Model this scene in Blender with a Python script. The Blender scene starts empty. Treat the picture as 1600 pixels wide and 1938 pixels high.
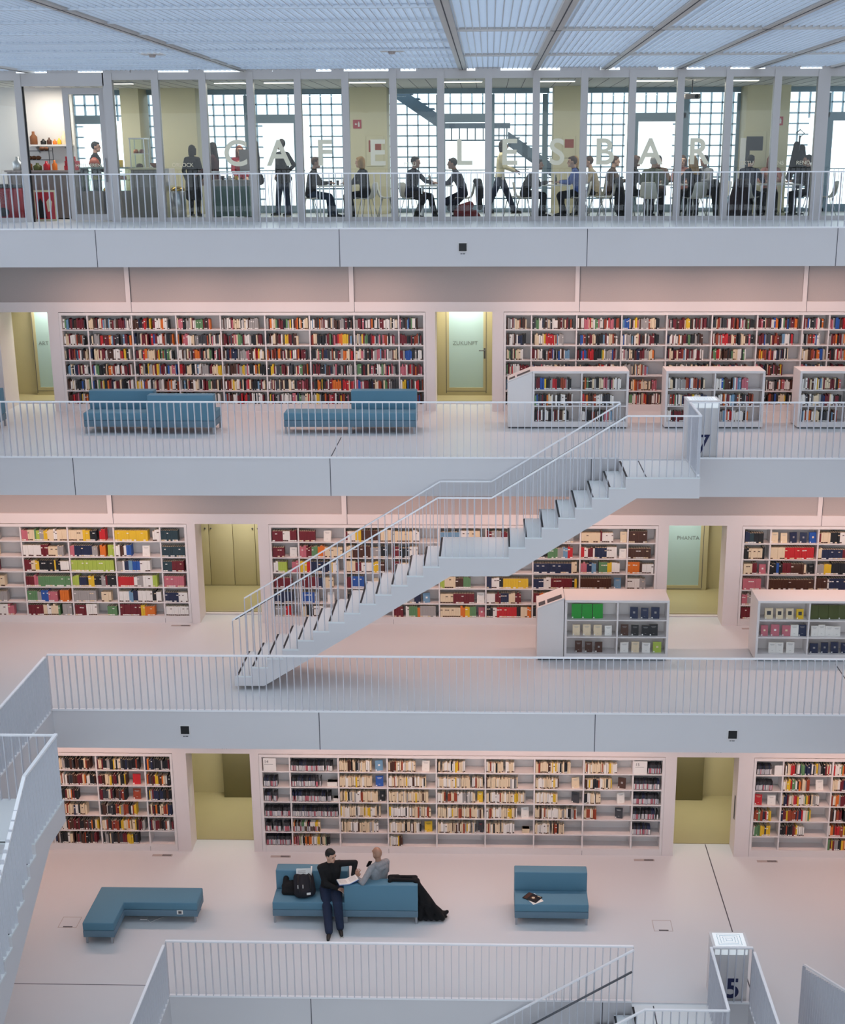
import bpy, bmesh, math, random
from mathutils import Vector, Matrix, Euler, Quaternion
V = Vector
sc = bpy.context.scene
COL = sc.collection
PI = math.pi
rnd = random.Random(7)

# ------------------------------------------------------------------ materials
def lin(h):
    h = h.lstrip('#')
    c = [int(h[i:i + 2], 16) / 255 for i in (0, 2, 4)]
    return [x / 12.92 if x <= .04045 else ((x + .055) / 1.055) ** 2.4 for x in c]

def mat(name, hexc, rough=.6, metal=0., spec=.5, noise=0., scale=8., bump=0., bscale=200.):
    m = bpy.data.materials.new(name); m.use_nodes = True
    nt = m.node_tree; b = nt.nodes['Principled BSDF']
    c = lin(hexc)
    b.inputs['Base Color'].default_value = (*c, 1)
    b.inputs['Roughness'].default_value = rough
    b.inputs['Metallic'].default_value = metal
    b.inputs['Specular IOR Level'].default_value = spec
    if noise or bump:
        tc = nt.nodes.new('ShaderNodeTexCoord')
    if noise:
        n = nt.nodes.new('ShaderNodeTexNoise'); n.inputs['Scale'].default_value = scale
        n.inputs['Detail'].default_value = 4
        r = nt.nodes.new('ShaderNodeValToRGB')
        r.color_ramp.elements[0].position = .3; r.color_ramp.elements[1].position = .7
        r.color_ramp.elements[0].color = (*[x * (1 - noise) for x in c], 1)
        r.color_ramp.elements[1].color = (*[min(1, x * (1 + noise)) for x in c], 1)
        nt.links.new(tc.outputs['Object'], n.inputs['Vector'])
        nt.links.new(n.outputs['Fac'], r.inputs['Fac'])
        nt.links.new(r.outputs['Color'], b.inputs['Base Color'])
    if bump:
        n2 = nt.nodes.new('ShaderNodeTexNoise'); n2.inputs['Scale'].default_value = bscale
        bp = nt.nodes.new('ShaderNodeBump'); bp.inputs['Strength'].default_value = bump
        nt.links.new(tc.outputs['Object'], n2.inputs['Vector'])
        nt.links.new(n2.outputs['Fac'], bp.inputs['Height'])
        nt.links.new(bp.outputs['Normal'], b.inputs['Normal'])
    return m

def glassmat(name, tint=(1, 1, 1), refl=.06, rough=.0):
    m = bpy.data.materials.new(name); m.use_nodes = True
    nt = m.node_tree; nt.nodes.clear()
    o = nt.nodes.new('ShaderNodeOutputMaterial'); mx = nt.nodes.new('ShaderNodeMixShader')
    t = nt.nodes.new('ShaderNodeBsdfTransparent'); g = nt.nodes.new('ShaderNodeBsdfGlossy')
    lw = nt.nodes.new('ShaderNodeFresnel'); lw.inputs['IOR'].default_value = 1.45
    t.inputs['Color'].default_value = (*tint, 1); g.inputs['Roughness'].default_value = rough
    g.inputs['Color'].default_value = (.45, .47, .5, 1)
    nt.links.new(lw.outputs[0], mx.inputs[0]); nt.links.new(t.outputs[0], mx.inputs[1])
    nt.links.new(g.outputs[0], mx.inputs[2]); nt.links.new(mx.outputs[0], o.inputs[0])
    return m

def emat(name, hexc, s):
    m = bpy.data.materials.new(name); m.use_nodes = True
    b = m.node_tree.nodes['Principled BSDF']
    b.inputs['Base Color'].default_value = (.8, .8, .8, 1)
    b.inputs['Emission Color'].default_value = (*lin(hexc), 1)
    b.inputs['Emission Strength'].default_value = s
    return m

M = {}
def mk(k, *a, **kw): M[k] = mat(k, *a, **kw)
mk('white_paint', '#dfdcdb', .55)
mk('fascia_paint', '#d6d4d6', .5, noise=.015, scale=.7)
mk('wall_paint', '#e2dad8', .6, noise=.01, scale=2)
mk('panel_grey', '#b3aaa7', .8, noise=.02, scale=60)
mk('floor_epoxy', '#d2d5d8', .36, spec=.4, noise=.012, scale=.6)
mk('joint_dark', '#4c4d55', .8)
mk('rail_metal', '#cfd1d8', .45, spec=.5)
mk('rail_white', '#f4f5f8', .35, spec=.6)
mk('handrail_steel', '#55575d', .5)
mk('shelf_white', '#e2dddb', .5)
mk('tread_white', '#dfe4e6', .45)
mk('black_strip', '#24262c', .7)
mk('olive_paint', '#c0b790', .55, noise=.02, scale=3)
mk('olive_frame', '#b1a883', .45)
mk('olive_floor', '#a89e77', .35, noise=.02, scale=2)
mk('frost', '#a6c0be', .35, noise=.02, scale=1.)
mk('text_grey', '#6c7774', .6)
mk('steel', '#b9bcc0', .3, metal=.9)
mk('chrome', '#d2d4d6', .18, metal=1.)
mk('sofa_blue', '#5a8499', .85, noise=.05, scale=220, bump=.12, bscale=420)
mk('sofa_band', '#647f90', .85, noise=.05, scale=220, bump=.12, bscale=420)
mk('ceiling_metal', '#ced8e4', .4, spec=.5)
mk('beam_grey', '#cbc8c6', .5)
mk('post_metal', '#bdb9b8', .42, metal=.2)
mk('navy_paint', '#1d2554', .6)
mk('black', '#0f1014', .5)
mk('facade_blue', '#7f97a6', .5)
mk('stair_blue', '#52687a', .55)
mk('cream_wall', '#d9d2b0', .6, noise=.02, scale=2)
mk('ceiling_cafe', '#e0e0da', .7)
mk('letter_cream', '#f0ead2', .6)
mk('paper', '#e9e7e2', .8)
mk('grey_dark', '#4a4b50', .7)
M['glass'] = glassmat('clear_glass', (.97, .99, .98))
M['glass_green'] = glassmat('display_glass', (.86, .93, .9))
M['lamp_glow'] = emat('lamp_glow', '#fff3dc', 6)
M['sign_glow'] = emat('map_glow', '#e6f4fb', .55)

# ------------------------------------------------------------------ mesh builder
class MB:
    def __init__(s): s.v = []; s.f = []; s.m = []; s.sm = []
    def add(s, vs, fs, m=0, smooth=False):
        o = len(s.v); s.v += [tuple(p) for p in vs]
        for f in fs: s.f.append([i + o for i in f]); s.m.append(m); s.sm.append(smooth)
        return s
    def box(s, x0, y0, z0, x1, y1, z1, m=0):
        if x0 > x1: x0, x1 = x1, x0
        if y0 > y1: y0, y1 = y1, y0
        if z0 > z1: z0, z1 = z1, z0
        return s.add([(x0, y0, z0), (x1, y0, z0), (x1, y1, z0), (x0, y1, z0), (x0, y0, z1), (x1, y0, z1), (x1, y1, z1), (x0, y1, z1)],
                     [(0, 3, 2, 1), (4, 5, 6, 7), (0, 1, 5, 4), (1, 2, 6, 5), (2, 3, 7, 6), (3, 0, 4, 7)], m)
    def mbox(s, mtx, sx, sy, sz, m=0):
        h = [(-1, -1, -1), (1, -1, -1), (1, 1, -1), (-1, 1, -1), (-1, -1, 1), (1, -1, 1), (1, 1, 1), (-1, 1, 1)]
        vs = [mtx @ V((a * sx / 2, b * sy / 2, c * sz / 2)) for a, b, c in h]
        return s.add(vs, [(0, 3, 2, 1), (4, 5, 6, 7), (0, 1, 5, 4), (1, 2, 6, 5), (2, 3, 7, 6), (3, 0, 4, 7)], m)
    def prism(s, poly, axis, a, b, m=0):
        # poly: 2-D points; axis 'y' -> points are (x,z); 'x' -> (y,z); 'z' -> (x,y)
        def P(p, t): return {'y': (p[0], t, p[1]), 'x': (t, p[0], p[1]), 'z': (p[0], p[1], t)}[axis]
        n = len(poly)
        vs = [P(p, a) for p in poly] + [P(p, b) for p in poly]
        fs = [list(range(n))[::-1], list(range(n, 2 * n))] + [(i, (i + 1) % n, n + (i + 1) % n, n + i) for i in range(n)]
        return s.add(vs, fs, m)
    def tube(s, pts, r, n=8, m=0, cap=True):
        pts = [V(p) for p in pts]
        rs = r if isinstance(r, (list, tuple)) else [r] * len(pts)
        vs = []
        for i, p in enumerate(pts):
            if i == 0: d = pts[1] - p
            elif i == len(pts) - 1: d = p - pts[i - 1]
            else: d = (pts[i + 1] - p).normalized() + (p - pts[i - 1]).normalized()
            d.normalize()
            up = V((0, 0, 1)) if abs(d.z) < .9 else V((0, 1, 0))
            a = d.cross(up).normalized(); b = a.cross(d)
            for k in range(n):
                t = 2 * PI * k / n
                vs.append(p + (a * math.cos(t) + b * math.sin(t)) * rs[i])
        fs = []
        for i in range(len(pts) - 1):
            for k in range(n):
                fs.append((i * n + k, i * n + (k + 1) % n, (i + 1) * n + (k + 1) % n, (i + 1) * n + k))
        s.add(vs, fs, m, True)
        if cap:
            o = len(s.v) - len(vs)
            s.f.append([o + k for k in range(n)][::-1]); s.m.append(m); s.sm.append(False)
            s.f.append([o + (len(pts) - 1) * n + k for k in range(n)]); s.m.append(m); s.sm.append(False)
        return s
    def lathe(s, prof, c=(0, 0, 0), n=16, m=0):
        vs = []
        for r, z in prof:
            for k in range(n):
                t = 2 * PI * k / n
                vs.append((c[0] + r * math.cos(t), c[1] + r * math.sin(t), c[2] + z))
        fs = []
        for i in range(len(prof) - 1):
            for k in range(n):
                fs.append((i * n + k, i * n + (k + 1) % n, (i + 1) * n + (k + 1) % n, (i + 1) * n + k))
        fs.append(list(range(n))[::-1]); fs.append([(len(prof) - 1) * n + k for k in range(n)])
        return s.add(vs, fs, m, True)
    def ell(s, c, r, m=0, rot=None, n=14, k=9):
        c = V(c); vs = []; fs = []
        if not isinstance(r, (list, tuple)): r = (r, r, r)
        for i in range(k + 1):
            ph = PI * i / k
            for j in range(n):
                t = 2 * PI * j / n
                p = V((r[0] * math.sin(ph) * math.cos(t), r[1] * math.sin(ph) * math.sin(t), r[2] * math.cos(ph)))
                if rot is not None: p = rot @ p
                vs.append(c + p)
        for i in range(k):
            for j in range(n):
                fs.append((i * n + j, (i + 1) * n + j, (i + 1) * n + (j + 1) % n, i * n + (j + 1) % n))
        return s.add(vs, fs, m, True)
    def mesh(s, name, mats):
        me = bpy.data.meshes.new(name)
        me.from_pydata(s.v, [], s.f)
        for q in mats: me.materials.append(q)
        me.polygons.foreach_set('material_index', s.m)
        me.polygons.foreach_set('use_smooth', s.sm)
        me.update()
        return me
    def build(s, name, mats, parent=None, world=False, bevel=0, seg=2):
        if not isinstance(mats, (list, tuple)): mats = [mats]
        mats = [M[q] if isinstance(q, str) else q for q in mats]
        if world and parent is not None:
            l = parent.location
            s.v = [(x - l.x, y - l.y, z - l.z) for x, y, z in s.v]
        me = s.mesh(name, mats)
        if bevel: bev(me, bevel, seg)
        o = bpy.data.objects.new(name, me); COL.objects.link(o)
        if parent is not None: o.parent = parent
        return o

def bev(me, w, seg=2, ang=.6):
    bm = bmesh.new(); bm.from_mesh(me)
    bmesh.ops.remove_doubles(bm, verts=bm.verts, dist=1e-5)
    es = [e for e in bm.edges if len(e.link_faces) == 2 and e.calc_face_angle(0) > ang]
    bmesh.ops.bevel(bm, geom=es, offset=w, segments=seg, profile=.5, affect='EDGES', clamp_overlap=True)
    for f in bm.faces: f.smooth = True
    bm.to_mesh(me); bm.free()
    try: me.set_sharp_from_angle(angle=.9)
    except Exception: pass

def tag(o, label=None, cat=None, group=None, kind=None):
    if label: o['label'] = label
    if cat: o['category'] = cat
    if group: o['group'] = group
    if kind: o['kind'] = kind
    return o

def thing(name, label, cat, loc=(0, 0, 0), rz=0, group=None):
    o = bpy.data.objects.new(name, None); COL.objects.link(o)
    o.empty_display_size = .1
    o.location = loc; o.rotation_euler = (0, 0, rz)
    return tag(o, label, cat, group)

def struct(o): return tag(o, kind='structure')
def sroot(name, loc=(0, 0, 0)):
    o = bpy.data.objects.new(name, None); COL.objects.link(o); o.location = loc
    return struct(o)

def copy_part(src, parent, loc=None, name=None):
    c = src.copy(); COL.objects.link(c); c.parent = parent
    if loc is not None: c.location = loc
    return c

def copy_tree(o, parent=None):
    c = o.copy(); COL.objects.link(c)
    if parent is not None: c.parent = parent
    for ch in o.children: copy_tree(ch, c)
    return c

def text_mesh(txt, size, depth=.004, align='CENTER', bold=0.):
    cu = bpy.data.curves.new('t', 'FONT'); cu.body = txt; cu.size = size; cu.extrude = depth; cu.offset = bold
    cu.align_x = align
    o = bpy.data.objects.new('t', cu); COL.objects.link(o)
    me = bpy.data.meshes.new_from_object(o.evaluated_get(bpy.context.evaluated_depsgraph_get()))
    bpy.data.objects.remove(o); bpy.data.curves.remove(cu)
    return me

def text_obj(name, txt, size, m, loc, parent=None, rot=(PI / 2, 0, 0), depth=.004, align='CENTER', sx=1., bold=0):
    me = text_mesh(txt, size, depth, align, bold)
    me.materials.clear(); me.materials.append(M[m])
    o = bpy.data.objects.new(name, me); COL.objects.link(o)
    o.rotation_euler = rot; o.scale = (sx, 1, 1)
    o.location = V(loc) - (V(parent.location) if parent is not None else V((0, 0, 0)))
    if parent is not None: o.parent = parent
    return o

# ------------------------------------------------------------------ levels (metres; void centred on 0,0)
Z5, Z6, Z7, Z8 = 0., 4.005, 7.99, 11.934
H5, H6, H7, H8 = 4.77, 7.145, 9.41, 11.78
W5, W6, W7 = 9.34, 11.55, 13.99
SLAB = .677
ZC = 15.12
RH = 1.08
CAM = V((.475, -13.38, 13.334))

# ------------------------------------------------------------------ camera
cam = bpy.data.cameras.new('camera'); co = bpy.data.objects.new('camera', cam); COL.objects.link(co)
cam.sensor_fit = 'HORIZONTAL'; cam.sensor_width = 36
FPX, CX, CY = 2435.7317, 862.3627, 969.
cam.lens = 36 * FPX / 1600
cam.shift_x = -(CX - 800) / 1600
cam.clip_start = .05; cam.clip_end = 300
YAW, PITCH, ROLL = .0265, .2709, -.004
fw = V((-math.sin(YAW) * math.cos(PITCH), math.cos(YAW) * math.cos(PITCH), -math.sin(PITCH)))
rt = V((math.cos(YAW), math.sin(YAW), 0)); up = rt.cross(fw)
c_, s_ = math.cos(ROLL), math.sin(ROLL)
rt, up = rt * c_ + up * s_, up * c_ - rt * s_
co.matrix_world = Matrix(((rt.x, up.x, -fw.x, CAM.x), (rt.y, up.y, -fw.y, CAM.y), (rt.z, up.z, -fw.z, CAM.z), (0, 0, 0, 1)))
sc.camera = co
def project(p):
    d = V(p) - CAM; z = d.dot(fw)
    return CX + FPX * d.dot(rt) / z, CY - FPX * d.dot(up) / z, z

vs_ = sc.view_settings
vs_.view_transform = 'Standard'; vs_.look = 'None'; vs_.gamma = 1; vs_.use_curve_mapping = False
vs_.exposure = -0.45
# ------------------------------------------------------------------ slabs
def slab(z, H, joints, ylo=-16.5, yhi=24., xh=24., cracks=()):
    b = MB(); zt, zb = z, z - SLAB
    o = [(-xh, ylo), (xh, ylo), (xh, yhi), (-xh, yhi)]; h = [(-H, -H), (H, -H), (H, H), (-H, H)]
    vs = [(x, y, zt) for x, y in o] + [(x, y, zt) for x, y in h] + [(x, y, zb) for x, y in o] + [(x, y, zb) for x, y in h]
    fs = []
    for i in range(4):
        j = (i + 1) % 4
        fs += [(i, j, 4 + j, 4 + i), (8 + i, 12 + i, 12 + j, 8 + j), (i, 8 + i, 8 + j, j)]
    b.add(vs, fs, 0)
    # void faces: painted edge band, 3 cm kerb on top
    t = .04
    b.box(-H, H - .0, zb - .0, H, H - t, zt + .03, 1); b.box(-H, -H, zb, H, -H + t, zt + .03, 1)
    b.box(-H, -H + t, zb, -H + t, H - t, zt + .03, 1); b.box(H - t, -H + t, zb, H, H - t, zt + .03, 1)
    for x in joints:
        b.box(x - .007, H - t - .002, zb, x + .007, H, zt + .031, 2)
    for x0, y0, x1, y1 in cracks:
        b.box(x0, y0, zt - .01, x1, y1, zt + .0015, 2)
    return struct(b.build('floor', ['floor_epoxy', 'fascia_paint', 'joint_dark']))
slab(Z8, H8, [-7.11, -2.4, 2.35, 7.09])
slab(Z7, H7, [-7.13, -2.41, 2.34, 7.1], cracks=[(-2.43, H7, -2.41, 11.3)])
slab(Z6, H6, [-2.45, 2.33], cracks=[(7.05, H6, 7.07, 9.5)])
slab(Z5, H5, [-2.41, 2.36], cracks=[(4.83, H5, 4.85, 9.8), (-9, 5.05, -4.85, 5.065)])
b = MB(); b.box(-24, -16.5, -4.3, 24, 24, -4.0); struct(b.build('floor', 'floor_epoxy'))

# ------------------------------------------------------------------ inner walls of the three book floors
def wall(W, z, zt, openings, cases, strips, depth=.45):
    """openings: doorways, cases: bookcase recesses, all (x0,x1); solid between, lintel above"""
    b = MB(); zl = z + 2.135; zd = z + 2.346
    cuts = sorted(openings + cases)
    x = -15.
    for x0, x1 in cuts:
        if x0 > x: b.box(x, W, z, x0, W + depth, zl, 0)
        x = max(x, x1)
    b.box(x, W, z, 15, W + depth, zl, 0)
    b.box(-15, W, zl, 15, W + depth, zd, 0)           # lintel band
    b.box(-15, W + .03, zd, 15, W + depth, zt, 1)      # recessed grey panels
    for s0, s1 in strips:
        b.box(s0, W, zd, s1, W + .031, zt, 0)
        b.box(s1 - .001, W - .001, zl, s1 + .009, W + .02, zt, 2)
    for x0, x1 in cases:
        b.box(x0, W + depth - .03, z, x1, W + depth, zl, 0)
    return struct(b.build('wall_back', ['wall_paint', 'panel_grey', 'joint_dark']))
ST = [(-7.24, -7.14), (-2.48, -2.38), (2.29, 2.38), (7.05, 7.14)]
C7 = [(-8.72, -.87), (.79, 8.61)]
O7 = [(-10.03, -8.955), (-.665, .55)]
C6 = [(-13.5, -5.65), (-3.98, 3.9), (5.58, 13.4)]
O6 = [(-5.48, -4.2), (4.11, 5.17 + .1)]
C5 = [(-13.5, -5.67), (-3.98, 3.91), (5.61, 13.4)]
O5 = [(-5.4, -4.15), (4.13, 5.32)]
wall(W7, Z7, Z8 - SLAB, O7, C7, ST)
wall(W6, Z6, Z7 - SLAB, O6, C6, ST)
wall(W5, Z5, Z6 - SLAB, O5, C5, [])

# side closing walls of the galleries, far outside the frame
b = MB(); b.box(-24.3, -16.5, -4.3, -24, 24, 15.1); struct(b.build('wall_left', 'wall_paint'))
b = MB(); b.box(24, -16.5, -4.3, 24.3, 24, 15.1); struct(b.build('wall_right', 'wall_paint'))

# ------------------------------------------------------------------ doorways
def lobby(name, x0, x1, W, z, yb, ythr, grey_until, reveal='wall_paint', fx0=None, fx1=None):
    """painted lobby behind an opening: reveals, olive floor, olive back wall"""
    fx0 = x0 - .6 if fx0 is None else fx0; fx1 = x1 + .6 if fx1 is None else fx1
    b = MB()
    zt = z + 2.135
    b.box(x0 - .04, W + .45, z, x0, grey_until, zt, 0); b.box(x1, W + .45, z, x1 + .04, grey_until, zt, 0)
    b.box(x0, W + .45, zt, x1, grey_until, zt + .05, 0)
    b.box(fx0, ythr, z, fx1, yb, z + .012, 1)                    # coloured floor
    b.box(fx0, yb, z, fx1, yb + .08, z + 2.6, 2)                 # back wall
    b.box(fx0 - .05, grey_until, z, fx0, yb, z + 2.6, 2); b.box(fx1, grey_until, z, fx1 + .05, yb, z + 2.6, 2)
    b.box(fx0, grey_until, z + 2.5, fx1, yb, z + 2.6, 2)
    b.box(fx0, grey_until - .02, zt, x0, grey_until, z + 2.6, 0)
    return struct(b.build(name, [reveal, 'olive_floor', 'olive_paint']))
lobby('wall_inner', O7[1][0], O7[1][1], W7, Z7, 15.98, 14.85, 14.8, fx0=-.72, fx1=.62)
lobby('wall_inner', O7[0][0], O7[0][1], W7, Z7, 15.98, 14.85, 14.8, fx0=-10.9, fx1=-8.9)
lobby('wall_inner', O6[0][0], O6[0][1], W6, Z6, 14.0, 12.1, 12.1)
lobby('wall_inner', O6[1][0], O6[1][1], W6, Z6, 13.9, 12.1, 12.1)
lobby('wall_inner', O5[0][0], O5[0][1], W5, Z5, 11.78, 9.8, 9.8)
lobby('wall_inner', O5[1][0], O5[1][1], W5, Z5, 11.82, 9.82, 9.8)

def glazed_door(n, x0, x1, y, z, gx0, gx1, gz0, gz1, txt, tx, handle_x=None, tz=1.17):
    r = sroot('door_%d' % n, ((x0 + x1) / 2, y, z))
    f = MB(); t = .07
    f.box(x0, y - t, z, gx0, y, z + 2.5); f.box(gx1, y - t, z, x1, y, z + 2.5)
    f.box(gx0, y - t, z, gx1, y, gz0); f.box(gx0, y - t, gz1, gx1, y, z + 2.5)
    for gx, w in ((gx0 - .07, .012), (gx1 + .06, .012)): f.box(gx, y - t - .004, z + .06, gx + w, y - t, z + 2.5, 1)
    f.box(gx0 - .07, y - t - .004, gz0 - .085, gx1 + .07, y - t, gz0 - .075, 1)
    f.build('door_frame', ['olive_frame', 'grey_dark'], r, world=True)
    g = MB(); g.box(gx0, y - .045, gz0, gx1, y - .02, gz1); g.build('frosted_pane', 'frost', r, world=True)
    text_obj('door_lettering', txt, .125, 'text_grey', (tx, y - .048, z + tz), r, depth=.001)
    if handle_x is not None:
        h = MB(); h.tube([(handle_x, y - t, z + 1.05), (handle_x, y - t - .06, z + 1.05), (handle_x - .13, y - t - .06, z + 1.05)], .011)
        h.box(handle_x - .02, y - t - .006, z + .86, handle_x + .02, y - t, z + 1.1)
        h.build('handle', 'grey_dark', r, world=True)
    return r
d = glazed_door(1, -.7, .58, 15.9, Z7, -.43, .35, Z7 + .19, Z7 + 2.05, 'ZUKUNFT', -.06, .38)
d = glazed_door(2, -9.98, -9.0, 15.9, Z7, -9.9, -9.2, Z7 + .19, Z7 + 2.3, 'ART', -9.74, None)
d = glazed_door(3, 4.15, 5.3, 13.82, Z6, 4.3, 5.13, Z6 + .12, Z6 + 2.3, 'PHANTA', 4.86, None, 1.17)
# raised thresholds, double olive cupboards of the sixth floor
for x0, x1, y0, y1, z in ((-.66, .55, 14.8, 14.95, Z7), (-10, -8.96, 14.8, 14.95, Z7), (-5.48, -4.2, 12.06, 12.14, Z6), (4.11, 5.27, 12.06, 12.14, Z6)):
    b = MB(); b.box(x0, y0, z, x1, y1, z + .03); b.box(x0, y1, z, x1, y1 + .04, z + .05, 1)
    struct(b.build('trim_1', ['wall_paint', 'olive_frame']))
cb = thing('built_in_cupboard', 'olive built-in cupboard with two doors at the back of the doorway', 'cupboard', (-5.0, 13.95, Z6))
for x0, x1 in ((-6.1, -5.75), (-5.74, -5.215), (-5.205, -4.72), (-4.71, -4.3)):
    q = MB(); q.box(x0, 13.93, Z6 + .02, x1, 13.99, Z6 + 2.4)
    dd = q.build('door' if x1 - x0 > .45 else 'side_panel', 'olive_paint', cb, world=True, bevel=.004)
for x in (-5.82, -5.69, -4.76, -4.64):
    q = MB(); q.lathe([(.0, 0), (.016, .004), (.02, .02), (.012, .03), (0, .032)], (0, 0, 0), 10)
    o = q.build('lock', 'grey_dark', cb); o.rotation_euler = (PI / 2, 0, 0); o.location = (x + 5.0, -.02, 1.35)

# fifth floor passages: darker olive cupboard blocks, white side doors with signs
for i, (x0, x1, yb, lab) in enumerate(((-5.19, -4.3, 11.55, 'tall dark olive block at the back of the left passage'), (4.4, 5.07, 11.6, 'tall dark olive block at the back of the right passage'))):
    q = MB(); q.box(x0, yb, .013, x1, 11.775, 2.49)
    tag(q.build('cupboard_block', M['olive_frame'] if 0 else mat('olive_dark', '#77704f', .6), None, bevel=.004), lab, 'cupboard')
q = MB(); q.box(-5.398, 9.42, .9, -5.39, 9.62, 1.35); tag(q.build('door_sign', 'paper'), 'small pale sign on the reveal of the left passage', 'sign')
q = MB(); q.box(5.312, 9.45, .75, 5.318, 9.52, 1.25); tag(q.build('door_sign', 'grey_dark'), 'slim dark plate on the reveal of the right passage', 'sign')
for x, lab in ((-5.2, 'left'), (4.35, 'right')):
    q = text_obj('wall_lettering', '7  Welt' if x < 0 else '7  Welt', .13, 'grey_dark', (x + .42, W5 - .002, 2.235), depth=.001)
    tag(q, 'small dark lettering on the wall band above the %s passage' % lab, 'lettering')

# small black square displays on the slab edges
for (x, H, z, lab) in ((-.03, H8, 11.625, 'small black square display below the cafe railing'), (-4.8, H6, 3.69, 'small black square display above the left passage'),
                       (4.7, H6, 3.68, 'small black square display above the right passage')):
    t = thing('wall_display', lab, 'display', (x, H - .04, z))
    q = MB(); q.box(-.09, -.022, -.09, .09, 0, .09); q.build('housing', 'white_paint', t, bevel=.004)
    q = MB(); q.box(-.074, -.026, -.074, .074, -.02, .074); q.build('screen', 'black', t)
    q = MB(); q.box(-.045, -.002, -.135, -.012, 0, -.12); q.box(-.004, -.002, -.135, .045, 0, -.12); q.build('caption_mark', 'grey_dark', t)

# floor outlets and grilles
for (x, y, z, lab) in ((-7.06, 6.85, Z5, 'square floor hatch beside the left staircase'), (3.62, 6.95, Z5, 'square floor hatch right of the single blue sofa')):
    q = MB(); w = .17
    for a in ((-w, -w, w, -w + .01), (-w, w - .01, w, w), (-w, -w, -w + .01, w), (w - .01, -w, w, w)): q.box(x + a[0], y + a[1], z - .004, x + a[2], y + a[3], z + .002, 0)
    q.box(x - .08, y - w + .015, z, x + .09, y - w + .045, z + .003, 1)
    tag(q.build('floor_hatch', ['panel_grey', 'grey_dark']), lab, 'floor hatch')
k = 0
for (x, W, z, lab) in ((-5.95, W5, Z5, 'floor grille under the left bookcase of the lowest level'), (-3.6, W5, Z5, 'floor grille behind the pair of blue sofas at the foot of the cream paperbacks'),
                       (3.55, W5, Z5, 'floor grille at the foot of the cream paperbacks, beside the right passage'), (5.95, W5, Z5, 'floor grille under the right bookcase of the lowest level'),
                       (-5.85, W6, Z6, 'floor grille beside the olive cupboard doorway'), (5.85, W6, Z6, 'floor grille beside the doorway with the half-hidden word')):
    q = MB(); q.box(x - .2, W - .2, z - .002, x + .2, W - .13, z + .004, 0)
    for i in range(18): q.box(x + .0 + i * .01, W - .195, z + .003, x + .006 + i * .01, W - .135, z + .006, 1)
    tag(q.build('floor_grille', ['panel_grey', 'grey_dark']), lab, 'floor grille')

# ------------------------------------------------------------------ luminous louvre ceiling, open to the sky
b = MB()
yy = -13.2
while yy < 15.9:
    b.box(-17, yy, ZC, 17, yy + .003, ZC + .066); yy += .064
x = -17.
while x < 17:
    b.box(x, -13.2, ZC - .03, x + .016, 15.9, ZC + .02); x += .105
struct(b.build('ceiling', 'ceiling_metal'))
def trim(x0, y0, x1, y1, h=.05, m='beam_grey'):
    q = MB(); q.box(x0, y0, ZC - h, x1, y1, ZC + .18)
    q.box((x0 + x1) / 2 - .008, y0, ZC - h - .004, (x0 + x1) / 2 + .008, y1, ZC - h, 1) if x1 - x0 < y1 - y0 else None
    struct(q.build('trim_2', [m, 'joint_dark']))
for x in (-9.5, -4.82, -.1, 1.44, 2.94, 4.52, 6.13, 7.75, 9.3): trim(x - .085, -13.2, x + .085, 15.9)
for y in (.1, 1.8, 3.47, 5.18, 6.86, 8.5, 10.2, 11.85, 13.45, 14.85): trim(-16, y - .025, -.19, y + .025, .05, 'ceiling_metal')
for y in (1.6, 6.64, 11.63): trim(.0, y - .035, 16, y + .04, .05, 'beam_grey')
for x, y, lab in ((-5.6, 11.0, 'small flat detector on the ceiling at far left'), (-1.25, 10.6, 'small flat detector on the ceiling left of the central beam')):
    t = thing('smoke_detector', lab, 'smoke detector', (x, y, ZC - .012))
    q = MB(); q.box(-.2, -.2, -.02, .2, .2, 0); q.build('plate', 'white_paint', t, bevel=.005)
    q = MB(); q.lathe([(.0, -.07), (.05, -.065), (.07, -.02)], n=14); q.build('sensor', 'panel_grey', t)
# ------------------------------------------------------------------ bookcases
ROWS = [2.065, 1.765, 1.43, 1.11, .78, .45, .15]      # undersides of top board then shelf tops
def bookcase(x0, x1, xs, W, z, label):
    """xs: inner divider positions incl. both ends"""
    t = thing('bookcase', label, 'bookcase', ((x0 + x1) / 2, W, z), 0, 'white built-in bookcases')
    a, e = xs[0], xs[-1]; D = .34
    b = MB()
    b.box(x0 + .004, W - .008, .02 + z, a, W + .30, z + 2.125); b.box(e, W - .008, z + .02, x1 - .004, W + .30, z + 2.125)
    b.box(a, W - .008, z + 2.065, e, W + .30, z + 2.125)
    b.build('frame', 'shelf_white', t, world=True)
    b = MB(); b.box(x0 + .004, W + .0, z, x1 - .004, W + .30, z + .125)
    for x in xs[3::4]: b.box(x - .003, W - .001, z, x + .003, W, z + .1, 1)
    b.build('plinth', ['shelf_white', 'joint_dark'], t, world=True)
    b = MB(); b.box(a, W + .30, z + .12, e, W + .32, z + 2.1); b.build('back_panel', 'shelf_white', t, world=True)
    for h in ROWS[1:]:
        b = MB(); b.box(a, W + .002, z + h - .024, e, W + .30, z + h); b.build('shelf', 'shelf_white', t, world=True)
    for x in xs[1:-1]:
        b = MB(); b.box(x - .014, W + .006, z + ROWS[-1], x + .014, W + .30, z + 2.065); b.build('divider', 'shelf_white', t, world=True)
    return t
P = .9522
X7a = [-8.66, -8.11] + [-7.155 + P * i for i in range(7)] + [-.92]
X7b = [.84, 1.38] + [2.335 + P * i for i in range(6)] + [7.65, 8.56]
X6a = [-13.4, -12.0, -11.0, -10.02, -9.07, -8.1, -7.155, -6.205, -5.70]
X6b = [-3.93, -3.38] + [-2.43 + .9535 * i for i in range(7)] + [3.85]
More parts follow.
